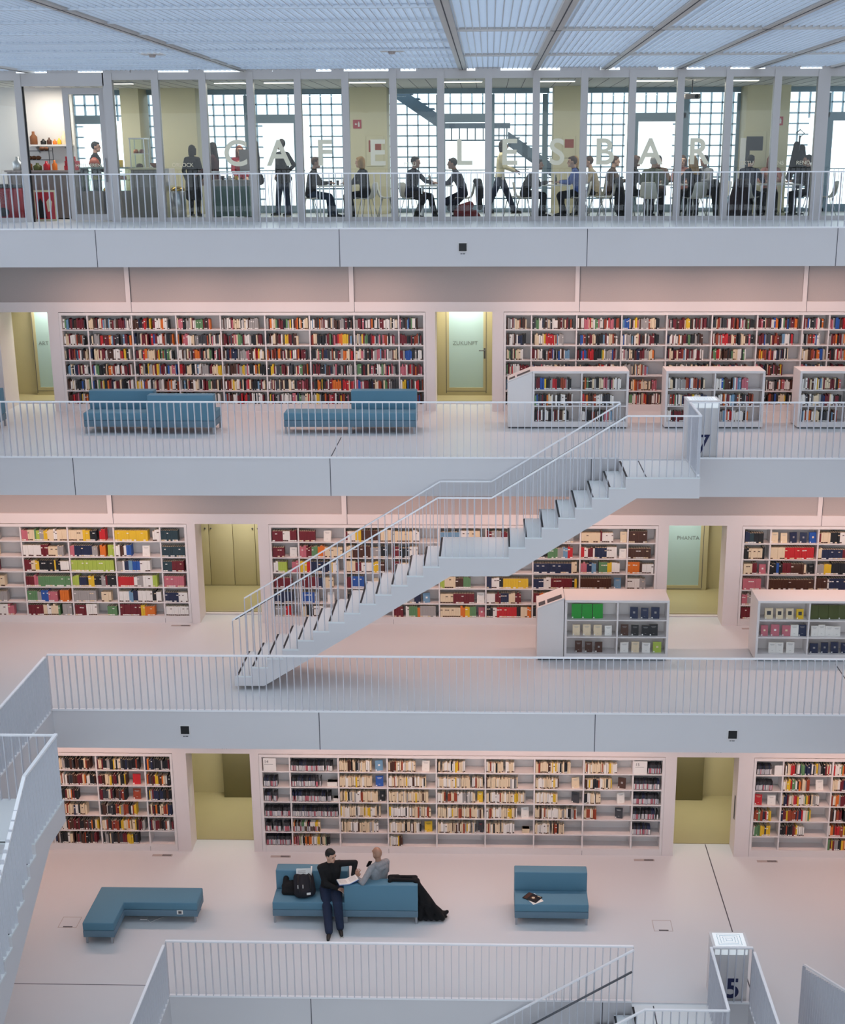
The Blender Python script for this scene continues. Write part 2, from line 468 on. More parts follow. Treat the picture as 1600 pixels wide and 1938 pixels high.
X6c = [5.63, 6.155, 7.11, 8.06, 9.0, 13.3]
X5a = [-13.4, -12.0, -11.0, -10.02, -9.07, -8.13, -7.18, -6.225, -5.72]
X5b = [-3.92, -3.38] + [-2.43 + .9545 * i for i in range(7)] + [3.855]
X5c = [5.66, 6.18, 7.13, 8.08, 9.04, 13.3]
bookcase(*C7[0], X7a, W7, Z7, 'long white bookcase full of books left of the ZUKUNFT door')
bookcase(*C7[1], X7b, W7, Z7, 'long white bookcase behind the low grey shelves right of the ZUKUNFT door')
bookcase(*C6[0], X6a, W6, Z6, 'white bookcase of thick volumes left of the olive cupboard doorway')
bookcase(*C6[1], X6b, W6, Z6, 'white bookcase of thick volumes partly hidden behind the long staircase')
bookcase(*C6[2], X6c, W6, Z6, 'white bookcase at right behind the low shelf with display books')
bookcase(*C5[0], X5a, W5, Z5, 'white bookcase of dark books behind the staircase at bottom left')
bookcase(*C5[1], X5b, W5, Z5, 'white bookcase of cream paperbacks with signs 14 and 15')
bookcase(*C5[2], X5c, W5, Z5, 'white bookcase of coloured books at the lower right')

# ------------------------------------------------------------------ books
PAL = {'R': ('dark red', '#6d1622'), 'r': ('bright red', '#c01f26'), 'B': ('black', '#17181c'), 'N': ('navy', '#1d2747'), 'b': ('blue', '#2455a4'),
       'G': ('green', '#5e8a5c'), 'l': ('lime', '#a9bf4e'), 'y': ('yellow', '#e0b928'), 'o': ('orange', '#d9711f'), 'w': ('white', '#e9e6df'),
       'c': ('cream', '#e2cfae'), 'k': ('brown', '#4a2a1c'), 't': ('teal', '#263d45'), 'e': ('grey', '#a09d9a'), 'p': ('pink', '#c06a76'),
       's': ('pale blue', '#6f98b5'), 'O': ('olive', '#4a5220'), 'F': ('vivid green', '#16962a'), 'z': ('rust', '#9a3f22'), 'd': ('dark grey', '#3a3b40')}
KEYS = list(PAL)
for k_ in KEYS: M['book_' + k_] = mat('book_' + PAL[k_][0].replace(' ', '_'), PAL[k_][1], .5)
M['page'] = mat('book_pages', '#e3d6bd', .9)
M['media'] = mat('media_sleeve', '#c9c8cc', .4)
BM_ = ['book_' + k_ for k_ in KEYS] + ['page', 'paper', 'media']
PI_PAGE, PI_PAP, PI_MED = len(KEYS), len(KEYS) + 1, len(KEYS) + 2

def book_geo(b, mtx, w, d, h, ci, pi, kind, lab, li, bar=False):
    """a standing book, spine toward -y of mtx, bottom centre front at the origin"""
    def bx(x0, y0, z0, x1, y1, z1, m):
        vs = [mtx @ V(p) for p in ((x0, y0, z0), (x1, y0, z0), (x1, y1, z0), (x0, y1, z0), (x0, y0, z1), (x1, y0, z1), (x1, y1, z1), (x0, y1, z1))]
        b.add(vs, [(0, 3, 2, 1), (4, 5, 6, 7), (0, 1, 5, 4), (1, 2, 6, 5), (2, 3, 7, 6), (3, 0, 4, 7)], m)
    t = min(.003, w * .15)
    if kind == 'm':        # media case: dark case with a printed pale spine
        bx(-w / 2, .002, 0, w / 2, d, h, ci); bx(-w / 2 + .001, 0, .012, w / 2 - .001, .003, h * .62, li); return
    bx(-w / 2, 0, 0, w / 2, t + .001, h, ci)
    bx(-w / 2, t, 0, -w / 2 + t, d, h, ci); bx(w / 2 - t, t, 0, w / 2, d, h, ci)
    bx(-w / 2 + t, t, .003, w / 2 - t, d - .006, h - .006, pi)
    if lab: bx(-w / 2 + .001, -.0008, .006, w / 2 - .001, .0004, .03, li)
    if bar: bx(-w / 2 + .003, -.0008, h * .7, w / 2 - .003, .0004, h * .78, li)

def display_geo(b, mtx, w, h, d, ci, pi, li, pic):
    """a book facing out, cover toward -y"""
    def bx(x0, y0, z0, x1, y1, z1, m):
        vs = [mtx @ V(p) for p in ((x0, y0, z0), (x1, y0, z0), (x1, y1, z0), (x0, y1, z0), (x0, y0, z1), (x1, y0, z1), (x1, y1, z1), (x0, y1, z1))]
        b.add(vs, [(0, 3, 2, 1), (4, 5, 6, 7), (0, 1, 5, 4), (1, 2, 6, 5), (2, 3, 7, 6), (3, 0, 4, 7)], m)
    bx(-w / 2, 0, 0, w / 2, .003, h, ci); bx(-w / 2, d - .003, 0, w / 2, d, h, ci); bx(-w / 2, .003, 0, -w / 2 + .003, d - .003, h, ci)
    bx(-w / 2 + .003, .003, .003, w / 2 - .004, d - .003, h - .003, pi)
    if pic == 1: bx(-w * .12, -.0012, h * .45, w * .14, .0005, h * .62, li)
    if pic == 2:
        bx(-w * .3, -.0012, h * .80, w * .3, .0005, h * .83, li); bx(-w * .22, -.0012, h * .72, w * .22, .0005, h * .74, li); bx(-w * .1, -.0012, h * .2, w * .1, .0005, h * .22, li)
    if pic == 3: bx(-w * .25, -.0012, h * .38, w * .25, .0005, h * .74, li)
    bx(-w / 2 + .006, -.0012, .006, -w / 2 + .03, .0005, .03, BM_.index('paper'))

BOOKS = []     # dict(x,y,z,w,d,h,c,kind,case,row,bay,tilt,area)
def cell_runs(case, bay, row, xa, xb, y, z, spec, wbase, hr, wmul=1., lab=.7):
    """spec like 'R5_2c3Dw': colour + count, _ gaps, D = facing out; scaled to fit the cell"""
    i = 0; toks = []
    while i < len(spec):
        ch = spec[i]; i += 1
        if ch == ' ': continue
        disp = ch == 'D'
        if disp: ch = spec[i]; i += 1
        n = ''
        while i < len(spec) and spec[i].isdigit(): n += spec[i]; i += 1
        toks.append((ch, int(n or 1), disp))
    r = random.Random(case + str(bay) + str(row)); items = []; tot = 0
    for ch, n, disp in toks:
        if ch == '_': items.append(('_', n * .055)); tot += n * .055; continue
        w0 = wbase * r.uniform(.8, 1.25); h0 = r.uniform(*hr); same = n >= 4
        for _ in range(n):
            if disp: w, h = r.uniform(.13, .16), r.uniform(.19, .225)
            elif same: w, h = w0 * r.uniform(.97, 1.03), h0
            else: w, h = wbase * r.uniform(.7, 1.3), r.uniform(*hr)
            items.append((ch, w, h, disp)); tot += w + .0012
    room = xb - xa - .012
    sc_ = min(1, room / tot) if tot > room else 1
    x = xa + .006
    for it in items:
        if it[0] == '_': x += it[1] * sc_; continue
        ch, w, h, disp = it; w *= sc_
        BOOKS.append(dict(x=x + w / 2, y=y + (.05 if disp else r.uniform(.008, .02)), z=z, w=w, d=.012 + .022 * disp if disp else min(.26, h * r.uniform(.66, .76)), h=h, c=ch,
                          kind='f' if disp else 'b', case=case, row=row, bay=bay, rz=r.uniform(-.25, .25) if disp else 0, tilt=.12 if disp else 0, lab=r.random() < lab,
                          li=r.choice([PI_PAP, KEYS.index('c'), KEYS.index('w')]), pic=r.choice([1, 2])))
        x += w + .0012

PALS = {'7': 'RRRRRRBBBBBBwwwwwcccckkkzzroyeeesbGppNdd', 'd': 'BBBBkkkkRRRzzddcceNoyw', 'p': 'cccccccccwwwwwwcccceBkyzw', 'c': 'RRrzzoyywwwccBBkGNep', 'm': 'BBNdddB'}
def cell_rand(case, bay, row, xa, xb, y, z, fill, pal, wr=(.02, .042), hr=(.185, .245), kind='b', extra=''):
    r = random.Random(case + str(bay) + 'r' + str(row)); x = xa + .008; lim = xa + (xb - xa) * fill - .008
    prev = r.choice(PALS[pal])
    while True:
        w = r.uniform(*wr)
        if kind == 'm': w = r.choice([.016, .016, .024])
        if x + w > lim: break
        if r.random() > .3: prev = r.choice(PALS[pal])
        h = r.uniform(*hr)
        if kind == 'm': h = .19
        BOOKS.append(dict(x=x + w / 2, y=y + r.uniform(.006, .03), z=z, w=w, d=(.135 if kind == 'm' else h * .68), h=h, c=prev, kind=kind, case=case, row=row, bay=bay, rz=0, tilt=0,
                          lab=r.random() < .6, li=r.choice([PI_PAP, PI_MED, PI_MED, KEYS.index('p')]) if kind == 'm' else r.choice([PI_PAP, KEYS.index('w')]), pic=1))
        x += w + r.choice([.0012, .0012, .002, .006])
        if r.random() < .03: x += r.uniform(.01, .05)
    if extra:
        xe = (x + xb) / 2 + .1 if xb - x > .45 else (x + xb) / 2
        w = min(.15, (xb - x) * .6)
        if w > .06:
            BOOKS.append(dict(x=min(xe, xb - w / 2 - .03), y=y + .06, z=z, w=w, d=.025, h=.215, c=extra, kind='f', case=case, row=row, bay=bay, rz=r.uniform(-.3, .3), tilt=.12, lab=1,
                              li=r.choice([KEYS.index('B'), KEYS.index('w'), KEYS.index('r')]), pic=r.choice([1, 2])))

CN = {}
# level 7
def rows_rand(case, name, xs, W, z, pal, fills, wr=(.015, .036)):
    CN[case] = name
    for bay in range(len(xs) - 1):
        for row in range(6):
            f = fills(bay, row)
            if f: cell_rand(case, bay, row, xs[bay] + .014, xs[bay + 1] - .014, W, z + ROWS[row + 1], f, pal, wr)
rf = random.Random(11)
gaps = {(3, 0): .8, (2, 0): .88, (4, 0): .88, (5, 1): .76, (7, 5): .8, (8, 0): .8}
rows_rand('7a', 'bookcase left of the ZUKUNFT door', X7a, W7, Z7, '7', lambda b, r: gaps.get((b, r), rf.choice([1, 1, .97, .94])))
gaps2 = {(1, 0): .95, (1, 1): .76, (0, 2): .75, (3, 2): .78, (3, 3): .65, (5, 2): .83, (6, 2): .76, (6, 3): .7, (7, 0): .85, (7, 1): .8}
rows_rand('7b', 'bookcase right of the ZUKUNFT door', X7b, W7, Z7, '7', lambda b, r: gaps2.get((b, r), rf.choice([1, .95, .9, .86])))

# level 6: thick reference volumes, cell by cell
L6A = {3: ['R3w2B1e4', 'k6c3', 'R11', 't3c9', 'r3e9', 'B2w2B2w5p3'], 4: ['p3c4G1l2e2y2c3w2c4', 'w7R4c4e3', 'R3c2y2B7y1B2w4', 'R4p2G14', 'G5e2b4p5_1o4', 'R7c2w2c3G1_1e4'],
       5: ['c7y3B3_1r3', 'p2N8e3_1o3_1l4', 'l20', 'l3N4B1y3B4e2R1B4', 'e10_2c4', 'R5w5_4G4'], 6: ['y14_2w3', 'w2k2w1b2_4Dw_1', 'e3w1N2s2b4w4_3', 'r7w2e3w4l2_2', 'w5s2N3w7B2w3_1', 'R10y2o4_1'],
       7: ['t9_1', 't11', 't4R6', 'p9_1', 'N6w5', 'w11']}
L6B = {0: ['R4w4R3', 'R5_2Dw', 'w2l4_2p3', 'R9', 'N8_1', 'e4r3_3'], 1: ['R8_3Dw_2', 'p3R3G3o3c8', 'y3r2N8y1w3', 'R7N2c4', 'b5e2_3Dw', 'c2B3w4_4'], 2: ['R1w4y3k8c4', 'c3k7e4B3_1', 'c4R3w5y3k3', 'R2b6_3Dc', 'B5w3N4_2', 'R5w3k4_2'],
       3: ['c10w3_4', 'R3B4w4_3', 'R4c4N5', 'B6c4_2', 'w4e5N3_1Ds', 'R4_1w2G4o1e6'], 4: ['s8w4c4', 'c4R8B3', 'R8c5_2', 'l2c5k3G3_2', 'c5R8_1Dw', 'c9o2y2G3_1Dp'], 5: ['R2e4R3_1c6', 'N9c4', 'c6B6_2', 'N2w3B2y10', 'w4R3N4c3R3', 'B3w2r8B2c3o2'],
       6: ['B10c4e3', 'p3B2_1G5e3s2r2', 'N14c3', 'N4w3R8B1y1', 'R3o2c4B5', 'B2c5R6'], 7: ['c8R1w6_3Dc', 'r2w2R2w1N5w4_1Dw', 'p3N2s2_1G4y2w3_1', 'k13_1Ds_1', 'c8R4', 'R9c4'], 8: ['k9_1', 'k9', 'o5k1w5', 'w5e3_1', 'e5N3', 'c6']}
L6C = {0: ['N2t2B4', 'B2c6B1_1', 'c4R2_1Dp', 'p10', 'p3e3', 'R7'], 1: ['Dc_1Dc_1DN_1DN_1Db', 'c6r12_1', 'B3b1B2R4k5c1_1DB', 'k18', 'e6B5', 'R8c4'], 2: ['R1c4B4w5k4', 'c2N9R4', 'e3y3B9', 'k6w1N9', 'B8c3', 'R5w4'], 3: ['R6c6', 'N8', 'B7w3', 'N8c2', 'e5', 'R5']}
for case, dct, xs, nm in (('6a', L6A, X6a, 'bookcase left of the olive cupboard'), ('6b', L6B, X6b, 'bookcase behind the long staircase'), ('6c', L6C, X6c, 'bookcase behind the right display shelf')):
    CN[case] = nm
    for bay, rows in dct.items():
        for row, spec in enumerate(rows):
            cell_runs(case, bay, row, xs[bay] + .014, xs[bay + 1] - .014, W6, Z6 + ROWS[row + 1], spec, .043, (.2, .25))

# level 5
CN['5a'] = 'bookcase behind the left staircase'; CN['5b'] = 'bookcase with signs 14 and 15'; CN['5c'] = 'bookcase of the lower right'
F5A = {5: [.9, 1, .6, .75, 1, .9], 6: [.93, .62, .6, .8, .95, .78], 7: [1, 1, 1, 1, 1, 0]}
for bay, fl in F5A.items():
    for row, f in enumerate(fl):
        if f: cell_rand('5a', bay, row, X5a[bay] + .014, X5a[bay + 1] - .014, W5, ROWS[row + 1], f, 'd', (.018, .036), (.19, .24), 'b', {(6, 1): 'r', (6, 2): 'z'}.get((bay, row), ''))
F5B = {1: [.9, .65, .85, 1, .6, 0], 2: [.7, .7, .82, .88, .82, 0], 3: [.6, .82, .86, .92, .72, .3], 4: [.62, 1, .84, 1, .84, 0], 5: [.6, .68, .84, .7, .63, 0], 6: [.76, .53, .5, .92, .66, 0], 7: [.7, .6, .38, .3, 0, 0]}
X5 = {(2, 0): 's', (2, 1): 'b', (2, 2): 'B', (3, 0): 'w', (3, 4): 'y', (4, 2): 'y', (4, 4): 'd', (5, 3): 'w', (6, 1): 'c', (6, 2): 'd', (7, 1): 'k', (7, 2): 'w', (7, 3): 'd'}
for bay, fl in F5B.items():
    for row, f in enumerate(fl):
        a, e = X5b[bay] + .014, X5b[bay + 1] - .014
        if f and bay == 1: cell_rand('5b', bay, row, a, e, W5, ROWS[row + 1], f, 'm' if row < 4 else 'c', kind='m')
        elif f: cell_rand('5b', bay, row, a, e, W5, ROWS[row + 1], f, 'p', (.014, .034), (.185, .235), 'b', X5.get((bay, row), ''))
cell_rand('5b', 1, 5, X5b[1] + .014, X5b[2] - .014, W5, ROWS[6], .8, 'c', (.014, .024), (.17, .2))
for bay, fl in ((0, [0, .6, .55, 1, 1, 1]), (8, [0, 1, 1, 1, .7, 0])):
    for row, f in enumerate(fl):
        if f: cell_rand('5b', bay, row, X5b[bay] + .014, X5b[bay + 1] - .014, W5, ROWS[row + 1], f, 'm', kind='m')
cell_rand('5b', 8, 0, X5b[8] + .28, X5b[9] - .014, W5, ROWS[1], 1, 'm', kind='m')
F5C = {0: [.6, .7, 0, .75, .7, 0], 1: [1, .6, .8, .65, .55, 0], 2: [1, 1, 1, 1, 1, 1]}
for bay, fl in F5C.items():
    for row, f in enumerate(fl):
        a, e = X5c[bay] + .014, X5c[bay + 1] - .014
        if f: cell_rand('5c', bay, row, a, e, W5, ROWS[row + 1], f, 'm' if bay == 0 and row < 2 else 'c', (.016, .036), (.19, .24), 'm' if bay == 0 and row < 2 else 'b', 'w' if (bay, row) == (1, 1) else '')
cell_runs('5c', 0, 2, X5c[0] + .014, X5c[1] - .014, W5, ROWS[3], 'Dr_2Dw', .04, (.2, .22))

for case, xs, W, z, bays, pal in (('6a', X6a, W6, Z6, (0, 1, 2), 'd'), ('6c', X6c, W6, Z6, (4,), 'd'), ('5a', X5a, W5, Z5, range(5), 'd'), ('5c', X5c, W5, Z5, (3, 4), 'c')):
    for bay in bays:
        for row in range(6): cell_rand(case, bay, row, xs[bay] + .014, xs[bay + 1] - .014, W, z + ROWS[row + 1], .9, pal, (.02, .045))
# low free-standing shelves --------------------------------------------------
def low_shelf(x0, x1, y, z, h, d, label, end=None, xm=None, kick=.14):
    t = thing('low_shelf', label, 'low bookshelf', ((x0 + x1) / 2, y, z))
    b = MB(); s = .045
    b.box(x0, y, z + .03, x0 + s, y + d, z + h - .05); b.box(x1 - s, y, z + .03, x1, y + d, z + h - .05)
    b.box(x0 + s, y + .004, z + .03, x1 - s, y + d, z + kick)
    b.build('body', 'shelf_white', t, world=True)
    b = MB(); b.box(x0, y - .004, z + h - .05, x1, y + d, z + h); b.build('top_board', 'shelf_white', t, world=True, bevel=.004)
    b = MB(); b.box(x0 + .03, y + .03, z, x1 - .03, y + d, z + .03); b.build('base', 'grey_dark', t, world=True)
    b = MB(); b.box(x0 + s, y + d / 2 - .01, z + kick, x1 - s, y + d / 2 + .01, z + h - .05); b.build('back_panel', 'shelf_white', t, world=True)
    xm = (x0 + x1) / 2 if xm is None else xm
    b = MB(); b.box(xm - .014, y + .006, z + kick, xm + .014, y + d / 2 - .01, z + h - .05); b.build('divider', 'shelf_white', t, world=True)
    lv = [z + kick + (h - .05 - kick) / 3 * i for i in range(3)]
    for q in lv[1:]:
        b = MB(); b.box(x0 + s, y + .004, q - .022, x1 - s, y + d / 2 - .01, q); b.build('shelf', 'shelf_white', t, world=True)
    return t, x0 + s, xm, x1 - s, lv
def kiosk(x0, x1, y, z, h, d, label):
    """end unit with a sloping top holding two dark slots"""
    t = thing('end_cabinet', label, 'cabinet', ((x0 + x1) / 2, y, z))
    hl = h - .2
    b = MB(); b.prism([(x0, z + .03), (x1, z + .03), (x1, z + h - .03), (x0, z + hl - .03)], 'y', y, y + d); b.build('body', 'shelf_white', t, world=True, bevel=.004)
    b = MB(); b.box(x0 + .02, y + .03, z, x1 - .0, y + d, z + .03); b.build('base', 'grey_dark', t, world=True)
    a = math.atan2(.2, x1 - x0); L = (x1 - x0) / math.cos(a)
    mt = Matrix.Translation((x0, y, z + hl)) @ Matrix.Rotation(-a, 4, 'Y')
    b = MB()
    b.mbox(mt @ Matrix.Translation((L / 2, d / 2, -.012)), L, d, .024, 0)
    b.build('sloping_top', 'shelf_white', t, world=True)
    for u0, u1 in ((.06, .3), (.38, .92)):
        b = MB(); b.mbox(mt @ Matrix.Translation((L * (u0 + u1) / 2, .16, .001)), L * (u1 - u0), .2, .006, 0); b.build('slot', 'grey_dark', t, world=True)
    return t
S7 = []
kiosk(.86, 1.345, 12.18, Z7, 1.17, .62, 'white end cabinet with sloping slotted top joined to the left low shelf')
S7.append(low_shelf(1.35, 3.28, 12.18, Z7, 1.17, .6, 'low white bookshelf joined to the sloping end cabinet on the upper gallery', xm=2.34))
S7.append(low_shelf(4.02, 5.99, 12.2, Z7, 1.17, .6, 'low white bookshelf behind the number 7 pedestal', xm=5.0))
S7.append(low_shelf(6.68, 8.6, 12.2, Z7, 1.17, .6, 'low white bookshelf cut off by the right edge of the upper gallery', xm=7.64))
fl7 = [[[.8, .9], [.85, .75], [.78, .7]], [[.82, .72], [.86, .85], [.4, .75]], [[.9, .9], [.9, .8], [.85, .8]]]
for i, (t, a, m_, e, lv) in enumerate(S7):
    CN['s%d' % i] = ('low shelf beside the sloping cabinet', 'low shelf behind the number 7', 'low shelf at the right edge')[i]
    for row in range(3):
        for bay, (p, q) in enumerate(((a, m_ - .014), (m_ + .014, e))):
            cell_rand('s%d' % i, bay, row, p, q, 12.19, lv[2 - row], fl7[i][row][bay], '7', (.016, .036), (.19, .24))
kiosk(1.41, 1.915, 9.62, Z6, 1.26, .66, 'grey white end cabinet with sloping slotted top left of the display shelf')
sA = low_shelf(1.93, 3.9, 9.62, Z6, 1.22, .66, 'low white shelf displaying green, dark and cream books', xm=2.93)
sB = low_shelf(5.56, 7.5, 9.64, Z6, 1.22, .66, 'low white shelf displaying pink and white books at the right edge', xm=6.54)
DISP = {'dA': (sA, [['_2DF_1DF_1DF', '_4DN_1DN_1DN'], ['_2Dc_1Dc_1Dc_1Dw', '_1Dk_1DB_1DB DB'], ['_3Dk_1Dk_1Dk', '_1Dw_1Dc_1Dw_1Dl']]),
        'dB': (sB, [['_2Dc_1Dc_1Dc_1Dy', 'DO_1DO_1DO_1DO'], ['_1Dp_1Dp_1Dp DwDN', '_1Dw Dw Dw Dw'], ['_4Dw Dw_1Dw', '_1DN_1DN_1DN_1DN']])}
for cs, (s_i, sp) in DISP.items():
    CN[cs] = 'display shelf by the grey cabinet' if cs == 'dA' else 'display shelf at the right edge'
    t, a, m_, e, lv = s_i
    for row in range(3):
        for bay, (p, q) in enumerate(((a, m_ - .014), (m_ + .014, e))):
            n0 = len(BOOKS)
            cell_runs(cs, bay, row, p, q, 9.63 if cs == 'dA' else 9.65, lv[2 - row], sp[row][bay], .1, (.2, .22))
            for bk in BOOKS[n0:]:
                bk['y'] += .02; bk['rz'] *= .35
                if bk['c'] == 'F': bk['w'] = .19; bk['h'] = .28; bk['pic'] = 0
                if bk['c'] == 'O': bk['w'] = .2; bk['h'] = .27; bk['pic'] = 0

# signs, boxes on the lowest bookcase
def sign_board(x, y, z, w, h, txt, label):
    t = thing('shelf_sign', label, 'sign', (x, y, z))
    q = MB(); q.box(-w / 2, 0, 0, w / 2, .004, h); q.build('board', 'paper', t)
    if txt:
        text_obj('number', txt, .085, 'grey_dark', (x - w / 2 + .02, y - .001, z + h - .1), t, depth=.0006, align='LEFT')
        q = MB(); q.box(-w / 2 + .02, -.001, h - .13, w / 2 - .06, 0, h - .125); q.build('rule', 'grey_dark', t)
    return t
sign_board(X5b[0] + .15, W5 + .015, ROWS[1], .25, .27, '14', 'cream card reading 14 at the left end of the lowest bookcase')
sign_board(X5b[8] + .14, W5 + .015, ROWS[1], .25, .27, '15', 'cream card reading 15 at the right end of the lowest bookcase')
sign_board(X5c[0] + .43, W5 + .02, ROWS[1], .15, .2, '', 'plain white card beside the media cases of the right bookcase')
for (x, row, w, h, m, lab) in ((X5b[2] - .13, 2, .2, .09, 'book_w', 'white box lying beside the media cases, second shelf down'), (X5b[5] + .8, 5, .14, .09, 'book_c', 'cream box alone on the fifth shelf of the lowest bookcase'),
                               (X5b[2] - .07, 3, .1, .06, 'book_w', 'small white box at the end of the third media row')):
    q = MB(); q.box(-w / 2, 0, 0, w / 2, .12, h); q.box(-w / 2 - .002, -.002, h - .025, w / 2 + .002, .122, h, 0); o = q.build('storage_box', m, bevel=.004)
    o.location = (x, W5 + .04, ROWS[row]); tag(o, lab, 'box')

# which books are individuals: the 300 that show largest
def inpoly(x, y, poly):
    r = False; j = len(poly) - 1
    for i in range(len(poly)):
        xi, yi = poly[i]; xj, yj = poly[j]
        if (yi > y) != (yj > y) and x < (xj - xi) * (y - yi) / (yj - yi) + xi: r = not r
        j = i
    return r
OCC = [[(440, 1130), (835, 905), (935, 905), (1180, 760), (1325, 785), (1325, 945), (1205, 945), (963, 1092), (853, 1092), (500, 1300), (440, 1300)],
       [(955, 690), (1195, 690), (1195, 815), (955, 815)], [(1255, 690), (1452, 690), (1452, 815), (1255, 815)], [(1505, 690), (1600, 690), (1600, 815), (1505, 815)],
       [(1012, 1120), (1270, 1120), (1270, 1255), (1012, 1255)], [(1425, 1120), (1600, 1120), (1600, 1255), (1425, 1255)], [(0, 1390), (107, 1390), (125, 1550), (0, 1940)],
       [(160, 738), (420, 738), (420, 825), (160, 825)], [(535, 738), (792, 738), (792, 825), (535, 825)], [(520, 1605), (800, 1605), (800, 1760), (520, 1760)],
       [(1295, 760), (1365, 760), (1365, 880), (1295, 880)]]
for bk in BOOKS:
    u, v, zz = project((bk['x'], bk['y'], bk['z'] + bk['h'] / 2))
    ok = 2 < u < 1598 and 0 < v < 1938
    lv = bk['case'][0]
    if ok and lv in '765s':
        for i, po in enumerate(OCC):
            if lv == 's' and i in (1, 2, 3): continue
            if inpoly(u, v, po): ok = False; break
    bk['area'] = bk['w'] * bk['h'] / zz ** 2 * (1 if ok else .0)
order = sorted(range(len(BOOKS)), key=lambda i: -BOOKS[i]['area'])
single = set(order[:300])
ORD = ['first', 'second', 'third', 'fourth', 'fifth', 'sixth', 'seventh', 'eighth', 'ninth', 'tenth', 'eleventh', 'twelfth', '13th', '14th', '15th', '16th', '17th', '18th', '19th', '20th',
       '21st', '22nd', '23rd', '24th', '25th', '26th', '27th', '28th', '29th', '30th', '31st', '32nd', '33rd', '34th', '35th', '36th', '37th', '38th', '39th', '40th']
FIRSTBAY = {'6a': 3, '5a': 5}
cells = {}
for i, bk in enumerate(BOOKS): cells.setdefault((bk['case'], bk['bay'], bk['row']), []).append(i)
for k_, ids in cells.items():
    ids.sort(key=lambda i: BOOKS[i]['x'])
    for n, i in enumerate(ids): BOOKS[i]['n'] = n
BULK = MB()
BMATS = [M[q] for q in BM_]
for i, bk in enumerate(BOOKS):
    ci = KEYS.index(bk['c'])
    mt = Matrix.Translation((bk['x'], bk['y'], bk['z'])) @ Matrix.Rotation(bk['rz'], 4, 'Z') @ Matrix.Rotation(-bk['tilt'], 4, 'X')
    own = i in single
    b = MB() if own else BULK
    m_ = Matrix.Rotation(-bk['tilt'], 4, 'X') if own else mt
    li = bk['li'] if ci not in (KEYS.index('w'), KEYS.index('c')) else KEYS.index('e' if bk['kind'] == 'f' else 'k')
    if bk['kind'] == 'f':
        if bk['c'] in 'wcy': bk['pic'] = 2
        elif bk['c'] in 'NBkO': li = KEYS.index('e')
        if bk['case'] == 'dB' and bk['row'] == 0 and bk['c'] != 'O': li = KEYS.index('d'); bk['pic'] = 3
    if own:
        slots = [ci, PI_PAGE, li, PI_PAP]; a_, p_, l_ = 0, 1, 2
    else: a_, p_, l_ = ci, PI_PAGE, li
    if bk['kind'] == 'f':
        if own:
            display_geo(b, m_, bk['w'], bk['h'], bk['d'] + .0, ci, PI_PAGE, li, bk['pic'])
            b.m = [slots.index(q) for q in b.m]
        else: display_geo(b, m_, bk['w'], bk['h'], bk['d'], ci, PI_PAGE, li, bk['pic'])
    else: book_geo(b, m_, bk['w'], bk['d'], bk['h'], a_, p_, bk['kind'], bk['lab'], l_, bk['w'] > .03 and hash((int(bk['w'] * 1e6), bk['row'])) % 4 == 0)
    if own:
        o = b.build('book', [BMATS[q] for q in slots]); o.location = (bk['x'], bk['y'], bk['z']); o.rotation_euler = (0, 0, bk['rz'])
        bay = bk['bay'] - FIRSTBAY.get(bk['case'], 0)

        lab = '%s book, %s from left, %s shelf, %s bay, %s' % (PAL[bk['c']][0], ORD[bk['n']], ORD[bk['row']], ORD[bay], CN[bk['case']])
        tag(o, lab, 'book', 'books in the ' + CN[bk['case']])
o = BULK.build('shelved_books', BMATS); tag(o, 'remaining rows of small books filling the bookcases of all three levels', 'books', None, 'stuff')
print('books', len(BOOKS), 'min area', BOOKS[order[299]]['area'], {c: sum(1 for i in single if BOOKS[i]['case'] == c) for c in CN})
# ------------------------------------------------------------------ railings
BALCACHE = {}
def bal_mesh(h, along):
    k = (round(h, 3), along)
    if k not in BALCACHE:
        b = MB()
        if along == 'x': b.box(-.006, -.026, 0, .006, .026, h)
        else: b.box(-.026, -.006, 0, .026, .006, h)
        BALCACHE[k] = b.mesh('baluster', [M['rail_metal']])
    return BALCACHE[k]
def rail_bar(b, p, q, w=.042, t=.024):
    """flat bar centred on p-q"""
    p, q = V(p), V(q); d = q - p; L = d.length; d.normalize()
    s = d.cross(V((0, 0, 1))).normalized(); u = s.cross(d)
    mt = Matrix((( d.x, s.x, u.x, 0), (d.y, s.y, u.y, 0), (d.z, s.z, u.z, 0), (0, 0, 0, 1)))
    mt.translation = (p + q) / 2
    b.mbox(mt, L, w, t)
def balusters(segs, parent, limit=100, priority=None):
    """segs: list of (x,y,z0,z1,along). the ones that show largest as parts, the rest as one stuff part"""
    l = parent.location
    order = sorted(range(len(segs)), key=priority or (lambda i: 0)) if priority else list(range(len(segs)))
    rest = MB()
    par = V((0, 0, 0))
    pp = parent
    off = V(pp.location)
    if pp.parent is not None: off = off + V(pp.parent.location)
    for n, i in enumerate(order):
        x, y, z0, z1, al = segs[i]
        if n < limit:
            o = bpy.data.objects.new('baluster', bal_mesh(z1 - z0, al)); COL.objects.link(o); o.parent = parent
            o.location = (x - off.x, y - off.y, z0 - off.z)
        else:
            w = (.006, .026) if al == 'x' else (.026, .006)
            rest.box(x - w[0] - off.x, y - w[1] - off.y, z0 - off.z, x + w[0] - off.x, y + w[1] - off.y, z1 - off.z)
    if rest.v: tag(rest.build('balusters', 'rail_metal', parent), kind='stuff')

